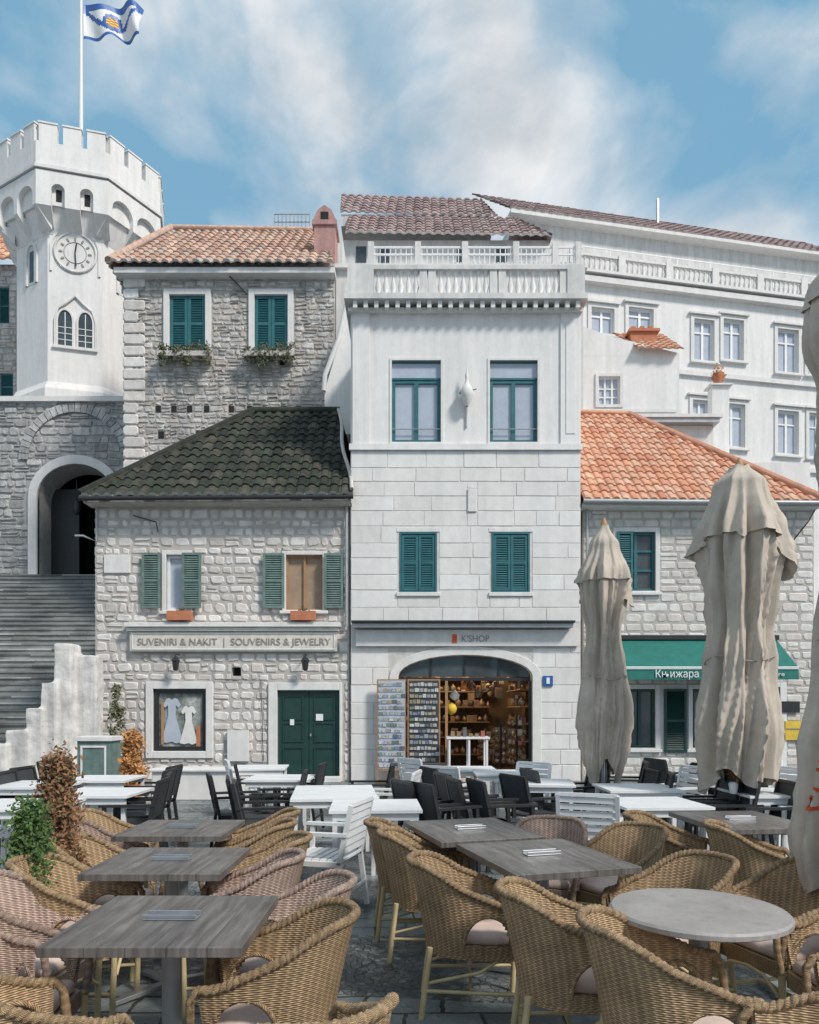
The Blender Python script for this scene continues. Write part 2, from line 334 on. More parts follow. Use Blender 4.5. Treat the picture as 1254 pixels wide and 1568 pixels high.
def roof(mb,P0,P1,T0,T1,mat,w=.24,L=.36,amp=.05,endmat=None,lift=.03):
    P0,P1,T0,T1=map(Vector,(P0,P1,T0,T1)); u=(P1-P0).normalized()
    n=u.cross(((T0+T1)/2-(P0+P1)/2)).normalized()
    if n.z<0: n=-n
    v=n.cross(u).normalized()
    if v.z<0: v=-v
    c=lambda p:((p-P0).dot(u),(p-P0).dot(v))
    (t0u,t0v),(t1u,t1v),(pu,_)=c(T0),c(T1),c(P1)
    vm=max(t0v,t1v); rows=max(1,int(vm/L+.5)); L=vm/rows; ns=8; prof=[]
    for k in range(ns):
        t=k/ns-.5; prof.append(amp*math.sqrt(max(0,1-(t/.36)**2)) if abs(t)<.36 else 0)
    umin=min(0,t0u);umax=max(pu,t1u); c0=math.floor(umin/w)*ns;c1=math.ceil(umax/w)*ns
    for r in range(rows):
        va,vb=r*L,(r+1)*L+.02
        def rng(vv): 
            f=min(1,vv/vm); return t0u*f, pu+(t1u-pu)*f
        la,ra=rng(va);lb,rb=rng(vb); jl={}
        pts=[]
        for k in range(c0,c1+1):
            h=prof[k%ns]; uu=k*w/ns; col=k//ns
            if col not in jl: jl[col]=(R.uniform(-.025,.025),R.random(),R.uniform(-.01,.01))
            a=min(max(uu,la),ra); b=min(max(uu,lb),rb); j=jl[col][0]; q=jl[col][2]
            pts.append((P0+u*a+v*(va+j)+n*(h+lift+q),P0+u*a+v*(va+j)+n*(max(0,h-.03)-.01),P0+u*b+v*vb+n*(h*.85)))
        for k in range(len(pts)-1):
            A,B=pts[k],pts[k+1]
            if (A[0]-B[0]).length<1e-4 and (A[2]-B[2]).length<1e-4: continue
            rr=jl[(c0+k)//ns][1]
            mb.add([A[0],B[0],B[2],A[2]],[(0,1,2,3)],mat,rnd=rr)
            mb.add([A[1],B[1],B[0],A[0]],[(0,1,2,3)],endmat if (r==0 and endmat) else mat,rnd=rr)
def leaves(mb,c,rad,n,mat,size=.03,cone=False,clump=12):
    cl=[]
    for i in range(clump):
        a=R.uniform(0,2*pi);t=R.uniform(-1,1);rr=R.uniform(.3,1)
        k=(1-(t+1)/2*.85) if cone else math.sqrt(max(0,1-t*t))
        cl.append((c[0]+rad[0]*k*rr*math.cos(a)*.8,c[1]+rad[1]*k*rr*math.sin(a)*.8,c[2]+rad[2]*t*.9,R.random()))
    for i in range(n):
        q=R.choice(cl); sg=min(rad)*.28
        p=Vector((R.gauss(q[0],sg),R.gauss(q[1],sg),R.gauss(q[2],sg)))
        a=Vector((R.gauss(0,1),R.gauss(0,1),R.gauss(0,1))).normalized(); b=a.orthogonal().normalized(); s=size*R.uniform(.5,1.3)
        mb.add([p-a*s,p+b*s*.45,p+a*s,p-b*s*.45],[(0,1,2,3)],mat,rnd=min(1,max(0,q[3]*.6+R.random()*.4)))
def baluster(mb,x,y,z0,z1,mat,r=.06):
    h=z1-z0; mb.lathe((x,y,z0),[(r,0),(r,h*.08),(r*.55,h*.14),(r*1.1,h*.38),(r*.5,h*.68),(r*.45,h*.8),(r*.95,h*.9),(r*.95,h)],mat,8)
# ---------------------------------------------------------------- ground
g=MB(); g.add([(-400,-60,0),(400,-60,0),(400,600,0),(-400,600,0)],[(0,1,2,3)],'cobble'); g.build('ground')
# ================================================================ SOUVENIR SHOP HOUSE (A)
D=16.5
def hx(u):return X(u,D)
def hz(v):return Z(v,D)
A=empty('souvenir_shop_house',(hx(340),D,0))
mb=MB(); x0,x1=hx(146),hx(535); ze=hz(765)
w1=(hx(255),hx(287),hz(934),hz(850)); w2=(hx(438),hx(494),hz(934),hz(850))
lw=(hx(235),hx(316),hz(1150),hz(1055)); dr=(hx(425),hx(520),0,hz(1057)); vent=(hx(355),hx(369),hz(1035),hz(1022))
H=[w1,w2,lw,dr,vent]
holed(mb,x0,x1,0,ze,D,D+.22,H,'mort'); shell(mb,x0,x1,0,ze,D,21.8,'mort')
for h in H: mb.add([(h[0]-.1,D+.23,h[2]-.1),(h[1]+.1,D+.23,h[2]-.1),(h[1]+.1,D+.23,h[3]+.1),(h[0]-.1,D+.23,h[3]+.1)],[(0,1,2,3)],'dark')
H2=[(w1[0]-.12,w1[1]+.12,w1[2]-.12,w1[3]+.12),(w2[0]-.1,w2[1]+.1,w2[2]-.1,w2[3]+.1),(lw[0]-.17,lw[1]+.15,lw[2]-.15,lw[3]+.15),(dr[0]-.2,dr[1]+.1,0,dr[3]+.18),vent,(hx(160),hx(200),hz(878),hz(850))]
stone_wall(mb,x0,x1,0,ze,D,(.17,.26),(.16,.40),'stone',H2,gap=.034,dep=.028,jit=.016,split=.10)
mb.build('walls',A)
mb=MB(tf=lambda p:Vector((x0+(p.y),D+(21.8-D)-p.x,p.z))); stone_wall(mb,0,21.8-D,0,ze,0,(.18,.27),(.2,.5),'stone',gap=.035,dep=.04); mb.build('side_wall',A)
mb=MB()
frame(mb,*w1[:2],*w1[2:],.10,D-.04,D+.03,'trim',sill=.06); frame(mb,*w2[:2],*w2[2:],.09,D-.04,D+.03,'trim',sill=.06)
frame(mb,lw[0],lw[1],lw[2],lw[3],.16,D-.06,D+.03,'trim')
mb.box(dr[0]-.2,dr[0],D-.06,D+.03,0,dr[3]+.17,'trim');mb.box(dr[1],dr[1]+.06,D-.06,D+.03,0,dr[3]+.17,'trim');mb.box(dr[0],dr[1],D-.06,D+.03,dr[3],dr[3]+.17,'trim')
mb.box(hx(160),hx(200),D-.05,D+.02,hz(878),hz(850),'trim'); mb.box(dr[0]-.15,dr[1]+.05,D-.35,D-.07,0,.12,'trim')
mb.build('stone_frames',A,bevel=.012)
mb=MB()
sash(mb,*w1,D+.08,'white','glasslt',1); sash(mb,*w2,D+.08,'wood','curtain',2,w=.04)
sash(mb,*lw,D+.05,'black','poster',1,w=.1)
def garment(cx_,z1,h,w,y,mat):
    pts=[(-.12,1),(-.07,1.02),(0,.97),(.07,1.02),(.12,1),(.2,.86),(.15,.8),(.09,.86),(.08,.62),(.24,.05),(.1,0),(0,.04),(-.12,.01),(-.24,.04),(-.08,.62),(-.09,.86),(-.15,.8),(-.2,.86)]
    mb.slab([(cx_+a*w*2,z1-h+b*h) for a,b in pts],y,y+.02,mat)
garment(hx(262),hz(1070),1.0,.50,D+.050,'glasslt'); garment(hx(288),hz(1082),.85,.42,D+.035,'trim'); mb.box(hx(246),hx(250),D+.03,D+.045,hz(1140),hz(1075),'wood'); mb.box(hx(300),hx(306),D+.03,D+.045,hz(1143),hz(1112),'terra')
mb.build('window_sashes',A)
mb=MB()
for a,b in ((220,248),(281,310)): shutter(mb,hx(a),hx(b),hz(932),hz(848),D-.09,'green')
for a,b in ((404,436),(497,526)): shutter(mb,hx(a),hx(b),hz(932),hz(849),D-.09,'green')
mb.build('shutters',A)
mb=MB(); xm=(dr[0]+dr[1])/2
for a,b in ((dr[0],xm-.006),(xm+.006,dr[1])):
    mb.box(a,b,D+.06,D+.11,0.02,dr[3],'dgreen')
    for c,d in ((.15,.75),(.9,1.3),(1.4,dr[3]-.12)): frame(mb,a+.14,b-.14,c,d-.02,.03,D+.035,D+.059,'dgreen')
mb.box(xm-.42,xm-.33,D+.03,D+.055,1.25,1.38,'white');mb.box(xm+.16,xm+.32,D+.03,D+.034,1.35,1.5,'white')
mb.box(xm+.03,xm+.06,D,D+.03,1.0,1.06,'zinc'); mb.build('door',A)
mb=MB()
for a,b in ((262,298),(448,485)):
    mb.box(hx(a),hx(b),D-.32,D-.12,hz(952),hz(938),'terra'); leaves(mb,((hx(a)+hx(b))/2,D-.22,hz(936)),(.2,.07,.05),90,'leafg',.03)
mb.build('flower_boxes',A)
mb=MB(); mb.box(hx(202),hx(517),D-.14,D-.05,hz(998),hz(968),'signb'); mb.box(hx(199),hx(520),D-.2,D-.04,hz(967.5),hz(962),'signb'); mb.box(hx(196),hx(523),D-.26,D-.03,hz(961.5),hz(955),'trim')
frame(mb,hx(207),hx(512),hz(994),hz(972),.03,D-.155,D-.141,'trim'); mb.build('signboard',A,bevel=.008)
text('SUVENIRI & NAKIT  |  SOUVENIRS & JEWELRY','sign_text',A,hx(214),hx(507),hz(984),D-.15,.16,'lett')
mb=MB()
for u in (275,470):
    x=hx(u); mb.beam((x,D-.03,hz(1003)),(x,D-.28,hz(1003)),.02,.02,'black'); mb.lathe((x,D-.28,hz(1028)),[(.03,0),(.06,.03),(.08,.2),(.1,.22),(.02,.32),(.01,.36)],'black',6,False)
mb.tube([(hx(150),D-.06,ze-.1),(hx(150),D-.06,hz(830)),(hx(130),D-.1,hz(822)),(hx(118),D-.1,hz(822))],.025,'zinc')
mb.box(hx(350),hx(382),D-.12,D-.03,hz(1165),hz(1118),'trim'); mb.box(hx(315),hx(330),D-.06,D-.02,hz(1205),hz(1187),'black')
mb.tube([(hx(205),D-.05,hz(790)),(hx(240),D-.05,hz(800)),(hx(243),D-.05,hz(815))],.012,'black')
mb.tube([(hx(330),D-.05,hz(1003)),(hx(330),D-.05,hz(1040)),(hx(400),D-.05,hz(1042)),(hx(404),D-.05,hz(1165))],.008,'black',5)
mb.build('lanterns_and_pipes',A)
mb=MB(); ys=D-.45; P0=(X(122,ys),ys,Z(760,ys));P1=(X(541,ys),ys,Z(757,ys));T0=(X(388,19.2),19.2,Z(632,19.2));T1=(X(520,19.2),19.2,Z(632,19.2))
roof(mb,P0,P1,T0,T1,'tiledark',.245,.36,.055,'tileend')
roof(mb,(P0[0],22,P0[2]),P0,T0,T0,'tiledark',.245,.36,.055)
roof(mb,(P1[0]+.3,22,P0[2]),(P0[0],22,P0[2]),T1,T0,'tiledark',.25,.4,.05)
mb.build('tiled_roof',A)
mb=MB(); 
mb.tube([Vector(P0)+Vector((0,0,.05)),Vector(T0)+Vector((0,0,.06))],.1,'tiledark',8); mb.tube([Vector(T0)+Vector((0,0,.06)),Vector(T1)+Vector((0,0,.06))],.1,'tiledark',8)
pp=[Vector(T1)+(Vector(P1)-Vector(T1))*t+Vector((.04*math.sin(t*9)-.05,0,.12)) for t in [i/12 for i in range(13)]]
mb.tube(pp,.045,'tileend',6)
mb.box(P0[0]+.05,P1[0]-.05,ys+.05,D+.05,P0[2]-.12,P0[2]-.05,'mort'); mb.tube([(P0[0],ys-.04,P0[2]-.06),(P1[0],ys-.04,P1[2]-.06)],.05,'black')
mb.tube([(hx(531),D-.1,ze),(hx(531),D-.1,hz(960))],.035,'zinc')
mb.build('ridge_and_gutter',A)
# ================================================================ WHITE SHOP HOUSE (B)
D=16.4
B=empty('white_shop_house',(hx(712),D,0)); x0,x1=hx(537),hx(889)
zt=hz(470); zl=hz(684)
u1=(hx(600),hx(675),hz(677),hz(552));u2=(hx(750),hx(823),hz(677),hz(552))
s1=(hx(612),hx(669),hz(907),hz(815));s2=(hx(753),hx(811),hz(907),hz(815))
sh=(hx(610),hx(815),0.05,hz(1003))
mb=MB(); holed(mb,x0,x1,zl,zt,D,D+.2,[u1,u2],'plaster'); holed(mb,x0,x1,0,zl,D,D+.25,[s1,s2,sh],'ashmort'); shell(mb,x0,x1,3.4,zt,D,22,'plaster')
mb.add([(x0,D,0),(x0,22,0),(x0,22,3.4),(x0,D,3.4)],[(0,1,2,3)],'plaster'); mb.add([(x1,D,0),(x1,22,0),(x1,22,3.4),(x1,D,3.4)],[(0,1,2,3)],'plaster')
zs=hz(1036); spandrel(mb,sh[0],sh[1],zs,sh[3],D,D+.25,'ashmort')
mb.box(x0-.03,x1+.03,D-.07,D-.001,hz(690),hz(681),'plaster'); mb.box(hx(540),hx(566),D-.04,D-.001,hz(681)+.003,hz(480),'plaster');mb.box(hx(858),hx(887),D-.04,D-.001,hz(681)+.003,hz(480),'plaster')
mb.box(hx(866),hx(880),D-.03-.025,D-.041,hz(665),hz(500),'plaster')
mb.box(x0-.05,x1+.02,D-.12,D-.0011,zt-.16,zt-.08,'plaster')
for u in (u1,u2): frame(mb,*u,.05,D-.02,D+.02,'trim')
mb.build('walls',B)
mb=MB()
HH=[(s1[0]-.05,s1[1]+.05,s1[2]-.1,s1[3]+.1),(s2[0]-.05,s2[1]+.05,s2[2]-.1,s2[3]+.1),(hx(540),hx(887),hz(992),hz(953)),(sh[0]-.22,sh[1]+.0,0,sh[3]+.2),(hx(715),hx(731),hz(785),hz(748))]
stone_wall(mb,x0,x1,hz(953),hz(691),D,(.30,.40),(.45,1.0),'ashlar',HH,gap=.012,dep=.012,jit=.003,split=0,cc=.012)
stone_wall(mb,x0,x1,0,hz(992),D,(.30,.40),(.4,.9),'ashlar',HH,gap=.014,dep=.014,jit=.004,split=0,cc=.014)
mb.build('ashlar_blocks',B)
mb=MB(); archband(mb,sh[0],sh[1],zs,sh[3],.2,D-.035,D+.05,'trim',legs=0.02)
for u in (s1,s2): mb.box(u[0]-.07,u[1]+.07,D-.05,D+.03,u[2]-.09,u[2]-.002,'trim'); mb.box(u[0]-.07,u[1]+.07,D-.02,D+.03,u[3]+.002,u[3]+.1,'trim')
mb.box(hx(716),hx(730),D-.04,D+.0,hz(784),hz(749),'trim'); 
mb.build('stone_trim',B,bevel=.01)
mb=MB()
for u in (u1,u2):
    zz=hz(580); sash(mb,u[0],u[1],u[2],zz,D+.09,'teal','glasslt',2,(),.075); mb.box(u[0],u[1],D+.05,D+.15,zz,zz+.04,'teal')
    mb.box(u[0]+.0,u[1]-.0,D+.08,D+.14,zz+.04,u[3]-.03,'glasslt'); mb.box(u[0],u[1],D+.04,D+.15,u[3]-.03,u[3],'teal')
    mb.tube([(u[0],D+.03,u[2]+.3),(u[1],D+.03,u[2]+.3)],.012,'steel',6)
for u in (s1,s2):
    m_=(u[0]+u[1])/2; mb.box(u[0],u[0]+.04,D-.02,D+.1,u[2],u[3],'teal');mb.box(u[1]-.04,u[1],D-.02,D+.1,u[2],u[3],'teal')
    mb.box(u[0]+.04,u[1]-.04,D-.02,D+.1,u[3]-.04,u[3],'teal');mb.box(u[0]+.04,u[1]-.04,D-.02,D+.1,u[2],u[2]+.03,'teal')
    shutter(mb,u[0]+.045,m_-.005,u[2]+.04,u[3]-.05,D+.04,'teal');shutter(mb,m_+.005,u[1]-.045,u[2]+.04,u[3]-.05,D+.04,'teal')
mb.build('windows',B)
mb=MB(); x=hx(714); mb.lathe((x,D-.18,hz(627)),[(.03,0),(.07,.06),(.13,.2),(.15,.32),(.1,.42),(.05,.50),(.03,.6),(.05,.66),(.02,.74),(.01,.86)],'trim',10); mb.beam((x,D-.16,hz(627)+.1),(x,D,hz(640)),.04,.04,'trim')
mb.beam((x,D-.02,hz(655)),(x,D-.02,hz(620)),.05,.03,'zinc'); mb.tube([(x-.17,D-.17,hz(608)),(x-.05,D-.24,hz(600)),(x+.08,D-.24,hz(604)),(x+.2,D-.17,hz(600))],.028,'zinc',6); mb.build('wall_ornament',B)
mb=MB(); mb.box(x0-.12,x1+.08,D-.35,22,zt,zt+.12,'plaster2'); 
n=22
for i in range(n):
    x=x0+(x1-x0)*(i+.5)/n; mb.box(x-.045,x+.045,D-.28,D-.121,zt-.16,zt-.002,'trim')
zb=zt+.12; zr=zb+.56
for i,(a,b) in enumerate([(-.05,.52),(x1-x0-.35,x1-x0+.03)]): mb.box(x0+a,x0+b,D-.28,D-.02,zb,zr+.1,'plaster2')
mb.box(x0+.52,x1-.35,D-.28,D-.06,zr,zr+.09,'plaster2'); mb.box(x0-.05+.0,x0+.2,D-.018,21.9,zb,zr+.05,'plaster2')
xx=x0+.62; k=0
while xx<x1-.42:
    if k%9 in (6,7): mb.box(xx-.08,xx+.08,D-.25,D-.08,zb,zr-.001,'plaster2'); xx+=.19
    else: baluster(mb,xx,D-.17,zb,zr,'plaster',.065); xx+=.165
    k+=1
mb.build('roof_terrace_balustrade',B)
mb=MB(); mb.box(hx(545),hx(885),D-.1,D-.03,hz(990),hz(965),'trim'); mb.box(hx(542),hx(873),D-.34,D-.02,hz(963),hz(957),'zinc'); mb.box(hx(540),hx(875),D-.4,D-.02,hz(956.5),hz(953),'black')
mb.build('shop_sign_and_awning',B,bevel=.006)
text("K'SHOP",'shop_text',B,hx(706),hx(748),hz(979),D-.105,.15,'lett'); 
mb=MB(); mb.box(hx(692),hx(699),D-.115,D-.102,hz(985),hz(972),'red'); mb.box(hx(831),hx(846),D-.045,D-.02,hz(1051),hz(1035),'blue'); mb.build('sign_logo_and_house_number',B)
text('1','house_number_text',B,hx(836),hx(841),hz(1043),D-.05,.15,'white')
mb=MB(); a,b=sh[0],sh[1]
mb.add([(a-.8,D+.26,.05),(b+.3,D+.26,.05),(b+.3,20,.05),(a-.8,20,.05)],[(0,1,2,3)],'shopwall')
mb.add([(a-.8,D+.27,.05),(a-.8,20,.05),(a-.8,20,3.3),(a-.8,D+.27,3.3)],[(0,1,2,3)],'shopwall'); mb.add([(b+.3,D+.27,.05),(b+.3,20,.05),(b+.3,20,3.3),(b+.3,D+.27,3.3)],[(0,1,2,3)],'shopwall')
mb.add([(a-.8,20,.05),(b+.3,20,.05),(b+.3,20,3.3),(a-.8,20,3.3)],[(0,1,2,3)],'shopwall'); mb.add([(a-.8,D+.27,3.3),(b+.3,D+.27,3.3),(b+.3,20,3.3),(a-.8,20,3.3)],[(0,1,2,3)],'dark')
def item(x,y,z,s):
    k=R.random(); g='goods'
    if k<.35: mb.lathe((x,y,z),[(s*.3,0),(s*.5,s*.3),(s*.45,s*.8),(s*.15,s*1.1),(s*.2,s*1.3)],g,8)
    elif k<.6: mb.box(x-s*.5,x+s*.5,y-.02,y,z,z+s*1.3,g); mb.box(x-s*.35,x+s*.35,y-.025,y-.021,z+s*.2,z+s*1.1,g)
    elif k<.8: mb.lathe((x,y,z),[(s*.1,0),(s*.4,s*.25),(s*.5,s*.5),(s*.35,s*.8),(.001,s)],g,8)
    else: mb.box(x-s*.4,x+s*.4,y-s*.3,y+s*.2,z,z+s*R.uniform(.5,1.2),g)
for zz in (.4,.85,1.25,1.65,2.05,2.4):
    mb.box(a-.5,hx(772),19.3,19.9,zz,zz+.03,'shopwall'); mb.box(b-.2,b+.29,16.9,19.2,zz,zz+.03,'wood')
    q=a-.4
    while q<hx(772):
        w=R.uniform(.1,.2); item(q,19.4,zz+.031,w*.9); q+=w
    q=16.95
    while q<19.2:
        w=R.uniform(.09,.18); item(b-.12,q,zz+.031,w); q+=w
for k in range(26):
    x=R.uniform(hx(715),b-.2); y=R.uniform(17,19); z=R.uniform(2.0,2.6); mb.tube([(x,y,3.3),(x,y,z)],.004,'black',4); item(x,y,z-.22,R.uniform(.1,.2))
for x_,y_,hh in ((hx(775),17.3,1.25),(hx(757),18.2,1.1),(hx(797),16.95,1.5)):
    mb.tube([(x_,y_,.06),(x_,y_,hh)],.02,'black',8)
    for k in range(5):
        for a_ in range(6): item(x_+.16*math.cos(a_),y_+.16*math.sin(a_),.35+k*(hh-.4)/5,.11)
zt2=zs-.02
mb.box(a+.02,b-.02,D+.1,D+.16,zt2-.07,zt2,'black'); mb.box(hx(682),hx(686),D+.1,D+.16,.06,zt2-.071,'wood'); mb.box(hx(811),hx(815)-.01,D+.1,D+.16,.06,zt2-.071,'black')
P=arcpts(a+.01,b-.01,zs,sh[3]-.01); mb.add([(p[0],D+.14,p[1]) for p in P],[tuple(range(len(P)))],'glass')
for u in (660,712,765): mb.box(hx(u)-.02,hx(u)+.02,D+.11,D+.135,zs,sh[3]-.08,'black')
mb.lathe((hx(693),D+.5,hz(1095)),[(.02,0),(.1,.05),(.13,.14),(.1,.23),(.02,.28)],'yellow',12); mb.lathe((hx(698),D+.5,hz(1072)),[(.02,0),(.1,.05),(.12,.12),(.02,.24)],'white',12)
mb.build('shop_interior',B)
for nm,u,y in (('shop_ceiling_lamp',745,17.6),('shop_rear_lamp',710,18.8)):
    lm=bpy.data.lights.new(nm,'POINT'); lm.energy=48; lm.color=(1,.78,.5); lm.shadow_soft_size=.12
    lo=bpy.data.objects.new(nm,lm); lo.location=(hx(u),y,2.85); bpy.context.scene.collection.objects.link(lo); lo.parent=B; lo.matrix_parent_inverse=Matrix.Translation(-B.location)
for (ua,ub,uk) in ((577,622,0),(624,674,1)):
    E=MB(); dd=D-.25-.04*uk; xa,xb=X(ua,dd),X(ub,dd); za,zc=Z(1180,dd),Z(1040,dd)
    E.box(xa,xb,dd,dd+.04,za,zc,'wood'); E.box(xa+.03,xb-.03,dd-.006,dd-.001,za+.04,zc-.03,'blackw' if uk else 'glasslt')
    for i in range(15):
        zz=za+.06+i*(zc-za-.1)/15; q=xa+.045
        while q<xb-.1:
            w=R.choice((.055,.075,.1)); E.box(q,q+w,dd-.016-R.random()*.01,dd-.008,zz+.014,zz+R.uniform(.07,.1),'cards'); q+=w+.012
    E.box(xa,xa+.03,dd-.0,dd+.03,0,za,'wood'); E.box(xb-.03,xb,dd,dd+.03,0,za,'wood'); E.box(xa,xb,dd-.15,dd+.18,.0,.03,'wood')
    E.build('postcard_rack')
# ================================================================ BOOKSHOP HOUSE (C)
D=16.8
C=empty('bookshop_house',(hx(1065),D,0)); x0,x1=hx(892),hx(1246); ze=hz(768)
w1=(hx(945),hx(1003),hz(905),hz(815)); w2=(hx(1110),hx(1168),hz(905),hz(815))
l1=(hx(957),hx(1003),hz(1145),hz(1055)); l2=(hx(1060),hx(1120),hz(1145),hz(1055)); d1=(hx(1165),hx(1193),0,hz(1052))
mb=MB(); H=[w1,w2,l1,l2,d1]; holed(mb,x0,x1,0,ze,D,D+.2,H,'mort'); shell(mb,x0,x1,0,ze,D,22.5,'mort')
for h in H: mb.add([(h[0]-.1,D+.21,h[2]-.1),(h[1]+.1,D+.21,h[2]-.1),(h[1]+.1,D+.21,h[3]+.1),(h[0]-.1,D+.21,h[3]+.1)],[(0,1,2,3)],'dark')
e=lambda h,w:(h[0]-w,h[1]+w,h[2]-w,h[3]+w)
stone_wall(mb,x0,x1,0,ze,D,(.15,.24),(.2,.5),'stone',[e(w1,.1),e(w2,.1),(l1[0]-.1,hx(1052),l1[2]-.1,l1[3]+.1),e(l2,.1),(d1[0]-.1,d1[1]+.15,0,d1[3]+.1)],gap=.02,dep=.018,jit=.008,split=.06)
mb.build('walls',C)
mb=MB()
for h in (w1,w2,l1,l2): frame(mb,*h,.1,D-.04,D+.03,'trim',sill=.05)
mb.box(d1[0]-.1,d1[0],D-.05,D+.03,0,d1[3]+.1,'white');mb.box(d1[1],d1[1]+.15,D-.05,D+.03,0,d1[3]+.1,'white');mb.box(d1[0],d1[1],D-.05,D+.03,d1[3],d1[3]+.1,'white')
mb.box(hx(1003)+.1,hx(1052),D-.01,D+.03,l1[2]-.1,l1[3]+.1,'trim')
mb.build('stone_frames',C,bevel=.01)
mb=MB()
for h in (w1,w2): sash(mb,*h,D+.06,'teal','glass',2,(.35,.68),.06)
sash(mb,*l1,D+.06,'dgreen','glass',2); sash(mb,*l2,D+.06,'dgreen','glass',2); mb.box(d1[0],d1[1],D+.06,D+.1,.02,d1[3],'dgreen')
shutter(mb,hx(1016),hx(1050),hz(1152),hz(1055),D-.03,'dgreen')
shutter(mb,w1[0]-.02,w1[0]+.34,w1[2],w1[3],D-.045,'teal')
mb.build('windows_and_doors',C)
mb=MB(); ya=D-1.0
xa,xb=X(948,ya+.4),X(1208,ya+.4); zt_,zb_=Z(980,D),Z(1022,ya)
mb.add([(xa,D-.05,zt_),(xb,D-.05,zt_),(xb,ya,zb_),(xa,ya,zb_)],[(0,1,2,3)],'aw'); mb.add([(xa,D-.05,zt_),(xa,ya,zb_),(xa,D-.05,zb_)],[(0,1,2)],'aw'); mb.add([(xb,D-.05,zt_),(xb,ya,zb_),(xb,D-.05,zb_)],[(0,1,2)],'aw')
mb.add([(xa,ya,zb_),(xb,ya,zb_),(xb,ya-.02,zb_-.26),(xa,ya-.02,zb_-.26)],[(0,1,2,3)],'aw'); mb.add([(xa,ya-.024,zb_-.02),(xb,ya-.024,zb_-.02),(xb,ya-.026,zb_-.035),(xa,ya-.026,zb_-.035)],[(0,1,2,3)],'white')
mb.box(xa-.03,xb+.03,D-.12,D-.0,zt_,zt_+.1,'black'); mb.tube([(xa,ya,zb_),(xb,ya,zb_)],.02,'white',6)
mb.build('awning',C)
text('Књижара Со','awning_text',C,X(1003,ya),X(1092,ya),zb_-.145,ya-.035,.17,'white',ext=.003)
text('bookstore','awning_text_small',C,X(1150,ya),X(1200,ya),zb_-.145,ya-.035,.10,'white',ext=.003)
mb=MB(); mb.box(hx(1200),hx(1227),D-.08,D-.04,hz(1133),hz(1104),'yellow'); mb.box(hx(1195),hx(1222),D-.08,D-.04,hz(1091),hz(1074),'black'); mb.box(hx(1202),hx(1225),D-.09,D-.081,hz(1117),hz(1115),'lett')
mb.tube([(hx(1250),D-.05,hz(775)),(hx(1235),D-.08,hz(800)),(hx(1210),D-.06,hz(832))],.015,'black',5); mb.build('wall_signs_and_cable',C)
mb=MB(); ys=D-.4; P0=(3.86,ys,Z(765,ys));P1=(X(1262,ys),ys,Z(768,ys));T0=(3.86,20.3,Z(633,20.3));T1=(X(962,20.3),20.3,Z(637,20.3))
roof(mb,P0,P1,T0,T1,'tileor',.21,.34,.045); roof(mb,P1,(P1[0],24,P1[2]),T1,T1,'tileor',.21,.34,.045); roof(mb,(P1[0],24,P1[2]),(P0[0],24,P0[2]),T1,T0,'tileor',.25,.4,.045)
mb.tube([Vector(T1)+Vector((0,0,.06)),Vector(P1)+Vector((0,0,.06))],.09,'tileor',8); mb.tube([Vector(T0)+Vector((0,0,.05)),Vector(T1)+Vector((0,0,.05))],.09,'tileor',8)
mb.tube([(P0[0],ys-.03,P0[2]-.04),(P1[0],ys-.03,P1[2]-.04)],.055,'zinc',8); mb.box(P0[0],P1[0],ys+.05,D+.05,P0[2]-.14,P0[2]-.07,'trim')
mb.tube([(x0+.08,D-.1,ze),(x0+.08,D-.1,2.8)],.035,'zinc')
mb.build('tiled_roof',C)
# ================================================================ STONE HOUSE BEHIND (D)
D=22.
S=empty('stone_house',(hx(350),D,0)); x0,x1=hx(190),hx(512); z0=5.0; ze=hz(403)
w1=(hx(260),hx(315),hz(538),hz(453)); w2=(hx(390),hx(441),hz(538),hz(453))
mb=MB(); holed(mb,x0,x1,z0-5,ze,D,D+.25,[w1,w2],'mortD'); shell(mb,x0,x1,0,ze,D,28.5,'mortD')
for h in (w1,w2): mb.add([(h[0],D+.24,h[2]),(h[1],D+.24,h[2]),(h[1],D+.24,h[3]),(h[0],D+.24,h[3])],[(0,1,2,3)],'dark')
holes=[e(w1,.2),e(w2,.2)]+[(hx(u),hx(u+9),hz(632),hz(621)) for u in (238,262,286,312,350,378,430,452)]+[(hx(u),hx(u+10),hz(672),hz(660)) for u in (242,300)]+[(hx(428),hx(436),hz(560),hz(548))]
for h in holes[2:]: mb.box(h[0]+.01,h[1]-.01,D-.012,D-.004,h[2]+.01,h[3]-.01,'dark')
stone_wall(mb,x0,x1,7,ze,D,(.11,.24),(.14,.42),'stoneD',holes,gap=.03,dep=.04,jit=.026,split=.3)
zz=7
while zz<ze-.3:
    w=R.choice((.45,.65)); stone(mb,x0-.03,x0+w,zz,zz+.33,D-.045,.03,.008,'stone',.02); zz+=.34
mb.build('walls',S)
mb=MB(); frame(mb,*w1,.17,D-.09,D+.03,'trim',sill=.08); frame(mb,*w2,.17,D-.09,D+.03,'trim',sill=.08); mb.build('stone_frames',S,bevel=.012)
mb=MB()
for u in (w1,w2):
    m_=(u[0]+u[1])/2; shutter(mb,u[0]+.01,m_-.005,u[2],u[3],D+.04,'teal',.09);shutter(mb,m_+.005,u[1]-.01,u[2],u[3],D+.04,'teal',.09)
mb.build('shutters',S)
mb=MB()
for u in (w1,w2):
    a,b=u[0]-.25,u[1]+.25; mb.box(a,b,D-.42,D-.12,u[2]-.32,u[2]-.18,'tileend')
    for i in range(7): leaves(mb,(a+(b-a)*(i+.5)/7,D-.34,u[2]-.22+R.uniform(-.08,.1)),(.17,.16,.2),200,'leafg',.045)
    for i in range(5): leaves(mb,(a+(b-a)*R.random(),D-.45,u[2]-.45),(.16,.06,.2),110,'leafg',.04)
mb.build('window_boxes',S)
